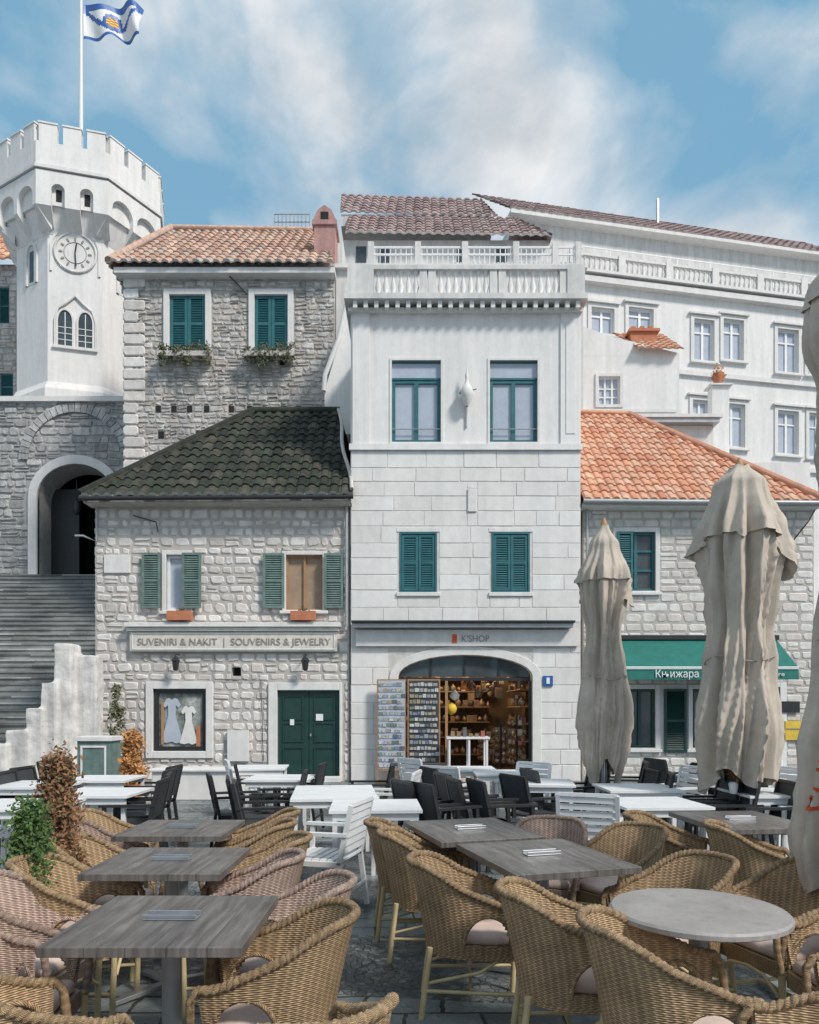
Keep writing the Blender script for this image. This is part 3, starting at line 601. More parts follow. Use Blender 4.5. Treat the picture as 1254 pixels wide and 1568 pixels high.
mb=MB(); ys=D-.5; P0=(X(166,ys),ys,Z(402,ys));P1=(X(512,ys),ys,Z(402,ys));yr=26.;T0=(X(262,yr),yr,Z(352,yr));T1=(X(486,yr),yr,Z(357,yr))
roof(mb,P0,P1,T0,T1,'tileold',.3,.45,.07,'tileend'); roof(mb,(P0[0],30,P0[2]),P0,T0,T0,'tileold',.3,.45,.07); roof(mb,(P1[0],30,P0[2]),(P0[0],30,P0[2]),T1,T0,'tileold',.3,.45,.07)
mb.box(P0[0]+.1,P1[0],ys+.12,D+.05,P0[2]-.22,P0[2]-.06,'trim'); mb.tube([Vector(P0)+Vector((0,0,.06)),Vector(T0)+Vector((0,0,.08))],.12,'tileold')
mb.tube([Vector(T0)+Vector((0,0,.06)),Vector(T1)+Vector((0,0,.08))],.12,'tileold')
mb.build('tiled_roof',S)
mb=MB(); dc=22.6; a,b=X(481,dc),X(513,dc); mb.box(a,b,dc,dc+.8,Z(405,dc),Z(345,dc),'chim'); mb.box(a-.06,b+.06,dc-.06,dc+.86,Z(345,dc)+.003,Z(338,dc),'chim')
mb.slab([(a-.04,Z(338,dc)+.003),(b+.04,Z(338,dc)+.003),(b-.1,Z(322,dc)),((a+b)/2,Z(314,dc)),(a+.1,Z(322,dc))],dc-.02,dc+.8,'chim')
mb.box((a+b)/2-.12,(a+b)/2+.12,dc-.03,dc-.02,Z(337,dc),Z(325,dc),'dark'); mb.build('chimney',S)
mb=MB(); dc=27
for u in range(420,476,6): mb.beam((X(u,dc),dc,Z(356,dc)),(X(u,dc),dc,Z(328,dc)),.03,.03,'zinc')
for v in (328,340): mb.beam((X(420,dc),dc,Z(v,dc)),(X(474,dc),dc,Z(v,dc)),.03,.03,'zinc')
mb.tube([(hx(350),D-.2,hz(425)),(hx(365),D-.2,hz(440)),(hx(378),D-.06,hz(452))],.02,'black',6); mb.build('roof_railing',S)
# ================================================================ CLOCK TOWER
cx,cy=X(131,30.6),30.6; ROT=math.radians(15)
T=empty('clock_tower',(cx,cy,0)); DT=28.2
def octa(s,rot=ROT):
    c=s/math.cos(pi/8); return [(cx+c*math.sin(rot+pi/8+i*pi/4),cy-c*math.cos(rot+pi/8+i*pi/4)) for i in range(8)]
def face_tf(i,s):
    th=ROT+i*pi/4; n=Vector((math.sin(th),-math.cos(th),0)); u=Vector((math.cos(th),math.sin(th),0)); o=Vector((cx,cy,0))+n*s
    return lambda p:o+u*p.x-n*p.y+Vector((0,0,p.z))
tz=lambda v:Z(v,DT)
sS=2.36; sC=3.02
mb=MB(); mb.prism(octa(sS),tz(612),tz(275),'plaster'); mb.prism(octa(sS+.16),tz(612)-.3,tz(598),'plaster'); mb.prism(octa(sS+.16),tz(598)+.002,tz(586),'plaster',octa(sS+.02))
mb.prism(octa(sC+.07),tz(280),tz(275),'trim'); mb.prism(octa(sC-.35),tz(275)+.002,tz(248),'plaster')
mb.prism(octa(sS+.01),tz(362),tz(325),'plaster',octa(sC-.26))
fw=sC*math.tan(pi/8)
for i in range(8):
    q=MB(face_tf(i,sC)); n=2; pw=.52 if i%2==0 else .2; ow=(2*fw-pw*(n+1))/n; zlo=tz(334); zsg=tz(318); zto=tz(300)
    if i%2==0: zsg=tz(310)
    xx=-fw
    for k in range(n+1):
        q.box(xx,xx+pw,0,.26,zlo,zto,'plaster')
        q.add([(xx,0,zlo),(xx+pw,0,zlo),(xx+pw,.66,zlo-.62),(xx,.66,zlo-.62),(xx,.66,zlo),(xx+pw,.66,zlo)],[(0,1,2,3),(0,3,4),(1,5,2)],'plaster')
        if k<n: spandrel(q,xx+pw,xx+pw+ow,zsg,zto,0,.26,'plaster',10)
        xx+=pw+ow
    q.box(-fw,fw,0,.3,zto+.001,tz(282),'plaster'); q.box(-fw,fw,.2,.26,tz(328),zto,'plaster')
    if i%2==0:
        for k in range(n):
            xc=-fw+pw+ow/2+k*(pw+ow); q.box(xc-.1,xc+.1,.19,.199,tz(322),tz(304),'dark')
    q.box(-fw,fw,0,.3,tz(275)+.003,tz(240),'plaster')
    nm=3; cw=.2; mw=(2*fw-cw*nm)/nm; xx=-fw
    for k in range(nm):
        a,b=xx+cw/2,xx+cw/2+mw
        q.box(a,b,0,.3,tz(240)+.001,tz(213),'plaster'); q.box(a-.03,b+.03,-.03,.33,tz(213)+.001,tz(213)+.06,'plaster'); xx+=mw+cw
    q.build('crown_face_%d'%i,T)
mb.build('shaft',T)
q=MB(face_tf(0,sS)); zc=tz(385)
for k in range(12):
    a=2*pi*k/12; q.box(-.03,.03,-.05,-.02,.46,.58,'lett',mx=Matrix.Translation((0,0,zc))@Matrix.Rotation(a,4,'Y'))
ring=[(math.cos(2*pi*k/40),math.sin(2*pi*k/40)) for k in range(41)]
q.add([(r*.72,-.02,zc+s*.72) for r,s in ring[:-1]],[tuple(range(40))],'trim')
q.tube([(r*.74,-.03,zc+s*.74) for r,s in ring],.05,'plaster2',6); q.tube([(r*.4,-.03,zc+s*.4) for r,s in ring],.015,'zinc',6)
q.box(-.025,.025,-.07,-.055,0,.36,'black',mx=Matrix.Translation((0,0,zc))@Matrix.Rotation(.15,4,'Y')); q.box(-.02,.02,-.085,-.072,0,.52,'black',mx=Matrix.Translation((0,0,zc))@Matrix.Rotation(pi*.98,4,'Y'))
archband(q,-.82,.82,zc+.1,zc+.92,.08,-.05,0,'plaster',legs=zc-.8)
for sx in (-.36,.36):
    zl_,zh=tz(530),tz(492); P=arcpts(sx-.25,sx+.25,zh,zh+.42,12)
    q.add([(sx-.25,-.012,zl_)]+[(a,-.012,b) for a,b in P]+[(sx+.25,-.012,zl_)],[tuple(range(len(P)+2))],'glass')
    archband(q,sx-.25,sx+.25,zh,zh+.42,.07,-.06,0,'trim',legs=zl_)
    q.box(sx-.015,sx+.015,-.03,-.013,zl_,zh+.35,'white')
    for t in (.25,.5,.75): q.box(sx-.25,sx+.25,-.03,-.013,zl_+(zh-zl_)*t,zl_+(zh-zl_)*t+.025,'white')
ap=tz(452)
for s in (-1,1):
    q.tube([(s*.72,-.05,tz(530)),(s*.72,-.05,tz(490)),(s*.6,-.05,tz(473)),(s*.3,-.05,tz(464)),(0,-.05,ap)],.04,'plaster2',6)
q.box(-.8,.8,-.1,0,tz(533)-.03,tz(530),'trim')
q.build('clock_and_window',T)
for fi in (7,1):
    q=MB(face_tf(fi,sS)); zl_,zh=tz(428),tz(385); archband(q,-.25,.25,zh,zh+.45,.12,-.06,0,'trim',legs=zl_); P=arcpts(-.25,.25,zh,zh+.45,12)
    q.add([(-.25,-.01,zl_)]+[(a,-.01,b) for a,b in P]+[(.25,-.01,zl_)],[tuple(range(len(P)+2))],'plaster2'); q.box(-.12,.12,-.02,-.011,zl_+.1,zh+.2,'glass'); q.build('side_window_%d'%fi,T)
FP=empty('flagpole',(cx,cy,tz(248))); mb=MB(); fx=X(124,30.6); zt=Z(-40,30.6)
mb.tube([(fx,cy,tz(250)),(fx,cy,zt)],[.1,.06],'white',8); mb.lathe((fx,cy,tz(250)),[(.2,0),(.2,.2),(.1,.4)],'trim',8); mb.build('pole',FP)
mb=MB(); fa,fb=X(128,30.6),X(217,30.6); z1,z0=Z(8,30.6),Z(60,30.6); n=36;m_=22
def fl(i,j):
    s=i/n;t=j/m_; return (fa+(fb-fa)*s-.05*math.sin(t*5)*s, cy+.28*math.sin(s*11+t*2)*s**.5, z0+(z1-z0)*t-.07*math.sin(s*8)*s+.05*math.sin(s*15+t))
for i in range(n):
    for j in range(m_):
        s=(i+.5)/n;t=(j+.5)/m_; m='white'
        if t>.80 or t<.07: m='blue'
        rr=((s-.5)/.15)**2+((t-.45)/.28)**2
        if abs(abs(s-.5)-(t-.2)*.8)<.06 and .15<t<.8: m='blue'
        if rr<1: m='blue'
        if rr<.35: m='yellow' if (i*3+j*2)%4<2 else 'terra'
        mb.add([fl(i,j),fl(i+1,j),fl(i+1,j+1),fl(i,j+1)],[(0,1,2,3)],m,smooth=True)
mb.build('flag',FP)
# ================================================================ GATE WALL
D=27.
W=empty('gate_wall',(hx(110),D,0)); x0,x1=-30,-8.2; zt=hz(612)
ga=(hx(58),hx(176),hz(884),hz(711)); zs=hz(762)
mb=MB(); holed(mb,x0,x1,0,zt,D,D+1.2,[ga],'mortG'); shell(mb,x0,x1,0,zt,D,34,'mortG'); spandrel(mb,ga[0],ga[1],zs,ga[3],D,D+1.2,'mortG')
xm=(ga[0]+ga[1])/2
def kp(x,z):
    r=((x-xm)/((ga[1]-ga[0])/2+.3))**2+((max(z,zs)-zs)/(ga[3]-zs+.3))**2
    return r>1 
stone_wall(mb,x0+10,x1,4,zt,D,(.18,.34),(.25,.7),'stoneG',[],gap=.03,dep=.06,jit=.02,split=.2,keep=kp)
mb.build('wall',W)
mb=MB(); archband(mb,ga[0],ga[1],zs,ga[3],.32,D-.1,D+.1,'trim',legs=ga[2]-.3)
n=26; xa_,xb_=hx(44),hx(188); P=arcpts(xa_,xb_,hz(705),hz(632),n)
for i in range(n): 
    c=R.random(); a=P[i];b=P[i+1]; xmm=(xa_+xb_)/2; zc_=hz(705)
    o=lambda p,k:(xmm+(p[0]-xmm)*k,zc_+(p[1]-zc_)*k)
    a2,b2=o(a,1.19),o(b,1.19); g_=.06; la=lambda p,q,t:(p[0]+(q[0]-p[0])*t,p[1]+(q[1]-p[1])*t)
    a_,b_=la(a,b,g_),la(b,a,g_); a3,b3=la(a2,b2,g_),la(b2,a2,g_)
    mb.add([(a_[0],D-.1,a_[1]),(b_[0],D-.1,b_[1]),(b3[0],D-.1,b3[1]),(a3[0],D-.1,a3[1]),(a_[0],D,a_[1]),(b_[0],D,b_[1]),(b3[0],D,b3[1]),(a3[0],D,a3[1])],[(0,1,2,3),(0,4,5,1),(3,2,6,7),(1,5,6,2),(0,3,7,4)],'stoneG',rnd=c)
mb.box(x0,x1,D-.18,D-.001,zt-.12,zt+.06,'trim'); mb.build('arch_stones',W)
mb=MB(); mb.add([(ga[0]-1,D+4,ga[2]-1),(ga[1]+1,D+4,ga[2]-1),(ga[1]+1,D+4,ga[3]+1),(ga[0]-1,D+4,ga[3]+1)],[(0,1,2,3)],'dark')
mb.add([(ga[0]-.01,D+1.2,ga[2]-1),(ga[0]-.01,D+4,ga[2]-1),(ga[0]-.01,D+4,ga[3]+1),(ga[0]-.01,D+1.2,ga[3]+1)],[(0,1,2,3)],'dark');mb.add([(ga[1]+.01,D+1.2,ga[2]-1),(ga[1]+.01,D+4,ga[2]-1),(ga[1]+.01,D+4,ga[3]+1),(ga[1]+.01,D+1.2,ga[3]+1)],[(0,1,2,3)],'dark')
mb.box(ga[0],xm-.35,D+1.0,D+1.1,ga[2],zs+.6,'black'); mb.box(xm+.5,ga[1],D+1.0,D+1.1,ga[2],zs+.6,'black'); mb.lathe((hx(108),D+.5,zs-.5),[(.05,0),(.14,.1),(.16,.4),(.03,.55),(.02,1.3)],'black',8); mb.build('passage',W)
NB=empty('distant_stone_house',(X(-60,33),33,0)); D=33.; mb=MB(); a,b=hx(-260),hx(26); zt=hz(405)
wn=[(hx(-2),hx(14),hz(495),hz(440)),(hx(0),hx(20),hz(612),hz(572))]
holed(mb,a,b,0,zt,D,D+.3,wn,'mortD'); shell(mb,a,b,0,zt,D,40,'mortD'); stone_wall(mb,a+4,b,12,zt,D,(.2,.36),(.25,.7),'stoneD',wn,gap=.03,dep=.05)
for h in wn: shutter(mb,h[0],h[1],h[2],h[3],D+.1,'teal')
roof(mb,(a,D-.5,hz(408)),(b+.4,D-.5,hz(408)),(a+3,D+3.5,Z(350,D+3.5)),(b-1.5,D+3.5,Z(350,D+3.5)),'tileor',.4,.5,.08); mb.build('walls_and_roof',NB)
# ================================================================ STAIRS
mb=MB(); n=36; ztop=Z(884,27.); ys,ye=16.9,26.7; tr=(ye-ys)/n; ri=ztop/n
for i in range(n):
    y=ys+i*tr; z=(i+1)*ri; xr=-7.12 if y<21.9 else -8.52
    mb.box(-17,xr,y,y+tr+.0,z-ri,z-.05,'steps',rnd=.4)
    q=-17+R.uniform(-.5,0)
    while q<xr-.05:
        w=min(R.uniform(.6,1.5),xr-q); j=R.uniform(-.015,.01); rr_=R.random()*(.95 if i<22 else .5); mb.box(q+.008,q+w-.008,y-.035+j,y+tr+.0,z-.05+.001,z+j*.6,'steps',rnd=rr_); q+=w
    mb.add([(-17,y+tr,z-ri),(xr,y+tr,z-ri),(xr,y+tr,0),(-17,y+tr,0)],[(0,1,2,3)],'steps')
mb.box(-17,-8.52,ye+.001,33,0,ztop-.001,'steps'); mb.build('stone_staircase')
mb=MB()
def blk(ua,ub,v,d0,d1):
    a,b=X(ua,d0),X(ub,d0); z=Z(v,d0); mb.box(a,b,d0,d1,0,z,'plasterlow')
for ua,ub,v,d0,d1 in ((82,108,985,14.9,15.4),(107,147,1003,15.1,15.5),(62,84,1045,14.8,15.35),(38,64,1085,14.7,15.3),(8,40,1118,14.6,15.25),(-30,10,1140,14.5,15.2)): blk(ua,ub,v,d0,d1)
ob=mb.build('stepped_parapet_wall')
rm=ob.modifiers.new('rem','REMESH'); rm.mode='VOXEL'; rm.voxel_size=.035
tx=bpy.data.textures.new('rough','CLOUDS'); tx.noise_scale=.4; dm=ob.modifiers.new('disp','DISPLACE'); dm.texture=tx; dm.strength=.06; dm.mid_level=.5
# ================================================================ TERRACE HOUSE BEHIND
D=22.3
TH=empty('terrace_house',(hx(700),D,0)); a,b=X(512,D)+.05,hx(893); zt=hz(414)
mb=MB(); mb.box(a,b,D,27,0,zt,'plaster2'); mb.box(a-.1,b+.1,D-.15,26.9,zt+.001,zt+.12,'trim')
for u in range(566,892,8): mb.beam((hx(u),D,zt+.12),(hx(u),D,hz(379)),.025,.025,'white')
for v in (379,390): mb.beam((hx(564),D,hz(v)),(hx(892),D,hz(v)),.05,.05,'white')
for u in (568,640,712,790,850,885): mb.box(hx(u)-.09,hx(u)+.09,D-.08,D+.08,zt+.12,hz(372),'plaster2')
for i in range(26): baluster(mb,hx(700+i*7.2),D+.5,zt+.12,hz(388),'trim',.07)
mb.build('walls_and_terrace',TH)
mb=MB(); d=20.2; pts=[(497,600),(497,665),(562,665),(562,408),(548,415),(538,440),(520,520)]
mb.slab([(X(u,d),Z(v,d)) for u,v in pts],d,d+2,'plaster'); 
mb.tube([(X(u,d),d-.05,Z(v,d)) for u,v in [(496,600),(498,575),(519,520),(537,442),(548,416),(570,414)]],.07,'trim',6)
mb.build('sloping_wing_wall',TH)
mb=MB(); d=26.
mb.box(X(520,d),X(845,d),d,32,0,Z(368,d),'plaster2')
mb.box(X(516,d),X(530,d),d-1.5,d-.01,0,Z(360,d-1.5),'plaster2')
for u in (545,580,700,760): mb.box(X(u,d),X(u+16,d),d-.03,d-.002,Z(402,d),Z(378,d),'glass')
roof(mb,(X(530,d),d-.4,Z(368,d)),(X(842,d),d-.4,Z(373,d)),(X(536,28),28,Z(329,28)),(X(785,28),28,Z(336,28)),'tilepl',.34,.5,.07,'tileend')
mb.add([(X(842,d),d-.4,Z(373,d)),(X(842,d),31,Z(373,d)),(X(785,28),31,Z(336,28)),(X(785,28),28,Z(336,28))],[(0,1,2,3)],'tilepl')
roof(mb,(X(521,28),28,Z(325,28)),(X(762,28),28,Z(333,28)),(X(523,30.5),30.5,Z(297,30.5)),(X(735,30.5),30.5,Z(308,30.5)),'tilepl',.34,.5,.07,'tileend')
mb.box(X(522,28),X(755,28),28.05,33,Z(345,28),Z(327,28),'plaster2')
mb.box(X(735,30),X(741,30),30,30.4,Z(330,30),Z(312,30),'chim')
mb.build('upper_storey_and_roofs',TH)
# ================================================================ HOTEL
HB=empty('hotel_building',(12,33,0)); mslope=.2; ox,oy=X(870,32),32.; ph=math.atan(mslope)
def htf(p): return Vector((ox+p.x*math.cos(ph)-p.y*math.sin(ph), oy+p.x*math.sin(ph)+p.y*math.cos(ph), p.z))
def hp(u,v,off=0):
    k=(u-CX)/F0; y=(oy-ox*mslope)/(1-k*mslope); x=k*y; return ((x-ox)/math.cos(ph), EH+(HY-v)*y/F0)
wins=[(905,940,470,513),(962,1000,470,512),(1062,1093,488,554),(1107,1138,488,553),(1190,1222,503,572),(1236,1268,507,576),(1000,1030,575,640),(1104,1140,617,686),(1190,1222,628,697),(1238,1268,632,702),(1060,1085,612,680)]
holes=[]
for a,b,c,d in wins:
    x_,z_=hp(a,c); x2,z2=hp(b,d); holes.append((x_,x2,z2,z_))
q=MB(htf); ztop=hp(900,420)[1]-.1; Lh=16
holed(q,0,Lh,0,ztop,0,.25,holes,'plaster'); shell(q,0,Lh,0,ztop,0,8,'plaster'); q.build('facade',HB)
q=MB(htf)
for h in holes:
    sash(q,*h,.14,'white','glasslt',2,(.7,),.09); frame(q,*h,.16,-.06,.02,'trim',sill=.1); q.box(h[0]-.25,h[1]+.25,-.16,-.002,h[3]+.18,h[3]+.27,'trim')
q.box(-.1,Lh,-.3,-.001,ztop-.35,ztop-.1,'trim'); q.box(-.1,Lh,-.4,8,ztop+.001,ztop+.12,'trim'); zz=hp(1200,590)[1]; q.box(0,Lh,-.14,-.001,zz,zz+.2,'trim')
zz=hp(1100,715)[1]; q.box(0,Lh,-.14,-.001,zz,zz+.2,'trim')
q.build('window_trim_and_cornices',HB)
q=MB(htf); zb=ztop+.12; zr=zb+.62
q.box(-.1,Lh,-.3,-.08,zr,zr+.1,'trim'); x=.1;k=0
while x<Lh:
    if k%9==0: q.box(x-.16,x+.16,-.33,-.05,zb,zr+.16,'trim'); x+=.35
    else: baluster(q,x,-.19,zb,zr,'trim',.075); x+=.24
    k+=1
q.build('balustrade',HB)
q=MB(htf); zw=EH+(HY-360)*36/F0; zrf=EH+(HY-331)*39/F0
q.box(-1.4,Lh,3.0,8.5,ztop,zw,'plaster2')
for u in (908,925): a_,_=hp(u,0); q.box(a_+.2,a_+.65,2.9,2.98,ztop+.3,ztop+2.0,'teal')
x_,_=hp(1145,0); q.box(x_,x_+1.0,2.9,2.98,ztop+.5,ztop+2.0,'glass'); frame(q,x_,x_+1.0,ztop+.5,ztop+2.0,.08,2.85,2.99,'trim')
for k in range(9): q.beam((1+k*1.7,1.5,ztop),(1+k*1.7,1.5,ztop+2.3),.04,.04,'white')
q.beam((1,1.5,ztop+2.3),(15,1.5,ztop+2.3),.04,.04,'white')
roof(q,(-1.8,2.5,zw),(Lh+1,2.5,zw-.1),(-2.6,6.0,zrf),(Lh+.2,6.0,zrf-.1),'tilepl',.4,.55,.08,'tileend'); q.box(-1.75,Lh+.9,2.45,3.0,zw-.18,zw-.03,'trim')
x_,_=hp(1095,0); q.box(x_,x_+.12,5,5.1,zw+1.2,zw+3.4,'zinc')
q.build('penthouse_and_roof',HB)
SH=empty('small_white_house',(X(965,25),25,0)); D=25.; mb=MB(); hw=[(hx(916),hx(949),hz(620),hz(577))]
holed(mb,hx(880),hx(1040),0,hz(545),D,D+.2,hw,'plaster'); shell(mb,hx(880),hx(1040),0,hz(545),D,29,'plaster')
mb.slab([(hx(880),hz(545)),(hx(1040),hz(545)),(hx(1040),hz(541)),(hx(935),hz(515)),(hx(893),hz(500)),(hx(880),hz(500))],D-.003,D+3,'plaster')
sash(mb,*hw[0],D+.1,'white','glasslt',3,(.3,.6),.05); frame(mb,*hw[0],.1,D-.06,D,'trim')
mb.box(hx(890),hx(1035),D-.05,D-.004,hz(632),hz(627),'trim'); mb.build('walls',SH)
mb=MB(); roof(mb,(hx(972),D-.3,hz(540)),(hx(1042),D-.3,hz(541)),(X(938,26.8),26.8,Z(512,26.8)),(X(1012,26.8),26.8,Z(512,26.8)),'tileor',.26,.36,.05); 
a,b=X(966,25.6),X(1006,25.6); mb.box(a,b,25.6,26.4,Z(532,25.6),Z(508,25.6),'terra'); mb.box(a-.08,b+.08,25.52,26.48,Z(508,25.6)+.002,Z(504,25.6),'terra')
for k in range(3): mb.box(a+.05+k*.3,a+.2+k*.3,25.7,26.3,Z(504,25.6)+.003,Z(497,25.6),'terra')
mb.build('roof_and_chimney',SH)
AN=empty('flat_roof_annex',(X(1035,23),23,0)); mb=MB(); D=23.; mb.box(hx(972),hx(1092),D,26,0,hz(652),'plaster'); mb.box(hx(965),hx(1096),D-.3,26.2,hz(652)+.002,hz(641),'zinc'); mb.box(hx(958),hx(1100),D-.35,D-.2,hz(645),hz(640),'trim')
mb.box(hx(1040),hx(1254),D+.5,26,0,hz(700),'plaster'); mb.build('walls_and_slab',AN)
pl=MB(); pl.lathe((X(1100,26),26,Z(590,26)),[(.13,0),(.2,.25),(.2,.4)],'terra',10); leaves(pl,(X(1100,26),26,Z(573,26)),(.28,.25,.25),200,'leafo',.06); 
pl.box(X(1100,26)-.4,X(1100,26)+.4,25.7,26.3,Z(592,26)-.05,Z(592,26),'trim'); pl.box(X(1100,26)-.3,X(1100,26)+.3,25.8,26.2,0,Z(592,26)-.06,'plaster'); pl.build('potted_plant')
# ================================================================ FURNITURE
def chair_mesh(wk,name):
    mb=MB(); path=[]
    for i in range(9): path.append((.26-.26*i/8,.275+.015*math.sin(i/8*pi)))
    for i in range(1,24):
        a=pi/2+pi*i/24; path.append((.30*math.cos(a),.275*math.sin(a)))
    for i in range(9): path.append((.26*i/8,-(.275+.015*math.sin(i/8*pi))))
    fine=[]
    for a,b in zip(path,path[1:]): fine+=[a,((a[0]+b[0])/2,(a[1]+b[1])/2)]
    path=fine+[path[-1]]
    n=len(path)
    def hr(x):
        t=min(1,max(0,(.24-x)/.5)); return .645+.215*(t*t*(3-2*t))
    S=[0]
    for a,b in zip(path,path[1:]): S.append(S[-1]+math.hypot(b[0]-a[0],b[1]-a[1]))
    m=28; vs=[];uv=[]
    for i,(x,y) in enumerate(path):
        h=hr(x)
        for j in range(m+1):
            t=j/m; z=.36+(h-.36)*t; k=.86+.16*t; kk=k+.02*math.sin(t*pi)
            bx=x*kk-(.06*t*t if x<0 else .06*t*t*max(0,1-x/.1))
            vs.append((bx,y*kk,z)); uv.append((S[i],z))
    fs=[]
    for i in range(n-1):
        for j in range(m):
            x=(path[i][0]+path[i+1][0])/2; z=.36+(hr(x)-.36)*(j+.5)/m
            if z>.43 and ((x-.095)/.135)**2+((z-.43)/.165)**2<1: continue
            fs.append((i*(m+1)+j,(i+1)*(m+1)+j,(i+1)*(m+1)+j+1,i*(m+1)+j+1))
    mb.add(vs,fs,wk,uv=uv,smooth=True)
    vs2=[(v[0]*.955,v[1]*.955,v[2]) for v in vs]; mb.add(vs2,[f[::-1] for f in fs],wk,uv=uv,smooth=True)
    top=[Vector((vs[i*(m+1)+m][0]*.985,vs[i*(m+1)+m][1]*.985,vs[i*(m+1)+m][2])) for i in range(n)]
    f0=[Vector((.285,.235,.40)),Vector((.30,.25,.5)),Vector((.295,.27,.60))]; f1=[Vector((p.x,-p.y,p.z)) for p in f0]
    rim=f0+top+f1[::-1]
    mb.tube(rim,.018,wk,9,vscale=3)
    for ph0 in (0,pi):
        bp=[];L=0
        for i in range(len(rim)-1):
            for t in (0,.33,.66):
                p=rim[i].lerp(rim[i+1],t); d_=(rim[i+1]-rim[i]).normalized(); sd=d_.cross(Vector((0,0,1))); 
                if sd.length<.1: sd=Vector((1,0,0))
                sd.normalize(); up=sd.cross(d_); L+=(rim[i+1]-rim[i]).length*.333; w=ph0+L*2*pi/.055
                bp.append(p+(sd*math.cos(w)+up*math.sin(w))*.012)
        mb.tube(bp,.011,wk,5,vscale=3)
    for s in (1,-1):
        arc=[(.095+.14*math.cos(a),s*(.258+.012*math.sin(a)),.425+.175*math.sin(a)) for a in [pi*k/16 for k in range(17)]]
        mb.tube(arc,.012,wk,6)
        mb.tube([(.27,s*.24,0),(.285,s*.235,.42)],.017,'bamboo',8); mb.tube([(-.28,s*.2,0),(-.23,s*.19,.40)],.017,'bamboo',8)
        mb.tube([(.275,s*.24,.16),(-.265,s*.2,.16)],.011,'bamboo',6); mb.tube([(.25,s*.235,.42),(.05,s*.235,.28),(-.24,s*.19,.20)],.010,'bamboo',6)
        mb.tube([(.29,s*.225,.26),(.285,s*.12,.34),(.285,0,.355)],.010,'bamboo',6)
    mb.tube([(0,-.22,.16),(0,.22,.16)],.01,'bamboo',6)
    ring=[(.27,.22)]+[(x*.87,y*.86) for x,y in path]+[(.27,-.22)]; k=len(ring)
    vs=[(x,y,.345) for x,y in ring]+[(x,y,.425) for x,y in ring]; uvr=[(i*.02,z) for z in (0,.08) for i in range(k)]
    mb.add(vs,[(i,(i+1)%k,(i+1)%k+k,i+k) for i in range(k)],wk,uv=uvr)
    mb.add(vs[k:],[tuple(range(k))],wk,uv=[(p[0],p[1]) for p in ring]); 
    cu=[(x*.92+.005,y*.9) for x,y in ring]; vs=[];
    for sc,z in ((.96,.428),(1,.44),(1,.465),(.95,.484),(.6,.496)): vs+=[(x*sc,y*sc,z) for x,y in cu]
    mb.add(vs,[(r*k+i,r*k+(i+1)%k,(r+1)*k+(i+1)%k,(r+1)*k+i) for r in range(4) for i in range(k)]+[tuple(range(4*k,5*k))],'cush',smooth=True)
    return mb.mesh(name)
cm1=chair_mesh('wick','wicker_armchair'); cm2=chair_mesh('wickp','wicker_armchair_pink')
def put(me,name,x,y,rz,z=0,s=1):
    o=bpy.data.objects.new(name,me); o.location=(x,y,z); o.rotation_euler[2]=rz; o.scale=(s,s,s); bpy.context.scene.collection.objects.link(o); return o
ra=math.radians
CH=[(-.55,2.95,188,0),(-.60,3.5,186,1),(-1.30,2.42,50,0),(-1.66,2.98,5,1),(-1.84,3.5,-5,1),(-.34,2.2,120,0),
(-.93,4.1,178,1),(-.97,4.68,190,0),(-1.80,4.0,5,0),(-1.90,4.62,0,0),(-1.16,5.3,180,0),(-1.22,5.85,185,0),(-2.22,5.25,0,1),(-2.35,5.8,0,0),
(.33,4.02,-4,0),(.02,5.35,4,0),(.13,4.90,0,0),(.74,3.36,-2,0),(1.00,2.84,-8,0),(1.42,3.98,200,0),(1.98,5.6,335,0),(2.42,5.15,345,0),
(1.95,3.80,200,0),(1.32,2.20,165,0),(1.88,2.75,175,0),(2.02,3.25,180,0),(.98,5.25,250,1),(1.42,5.0,215,0)]
for x,y,a,k in CH: put(cm2 if k else cm1,'wicker_armchair',x,y,ra(a+R.uniform(-3,3)),s=.93)
def table_mesh(w,d,name):
    mb=MB(); 
    mb.box(-w/2,w/2,-d/2,d/2,.712,.75,'wtop')
    mb.box(-.11,.11,-.035,.035,.751,.758,'steel'); mb.box(-.11,.11,-.035,-.03,.7585,.775,'steel'); mb.box(-.11,.11,.03,.035,.7585,.775,'steel')
    mb.tube([(0,0,.03),(0,0,.70)],.04,'zinc',16); mb.tube([(0,0,.69),(0,0,.712)],.12,'zinc',16)
    for a in range(4):
        c,s=math.cos(a*pi/2+pi/4),math.sin(a*pi/2+pi/4); mb.beam((0,0,.05),(c*.34,s*.34,.02),.05,.025,'steel')
    return mb.mesh(name)
tm=table_mesh(.75,.75,'square_table'); tm2=table_mesh(.75,.93,'rect_table')
def putT(me,x,y,a):
    o=put(me,'cafe_table',x,y,ra(a)); b=o.modifiers.new('b','BEVEL'); b.width=.006; b.segments=2; b.limit_method='ANGLE'; return o
putT(tm,-.985,3.06,0); putT(tm,-1.37,4.25,0); putT(tm,-1.66,5.4,0); putT(tm2,.79,4.4,16); putT(tm2,.44,5.35,16); putT(tm2,2.6,5.8,5)
mb=MB(); mb.lathe((0,0,0),[(0.001,.712),(.36,.712),(.375,.72),(.375,.738),(.365,.748),(.3,.75)],'roundtop',48,False); mb.tube([(0,0,.03),(0,0,.70)],.04,'zinc',16)
for a in range(4):
    c,s=math.cos(a*pi/2),math.sin(a*pi/2); mb.beam((0,0,.05),(c*.34,s*.34,.02),.05,.025,'steel')
mb.build('round_cafe_table',loc=(1.26,3.22,0))
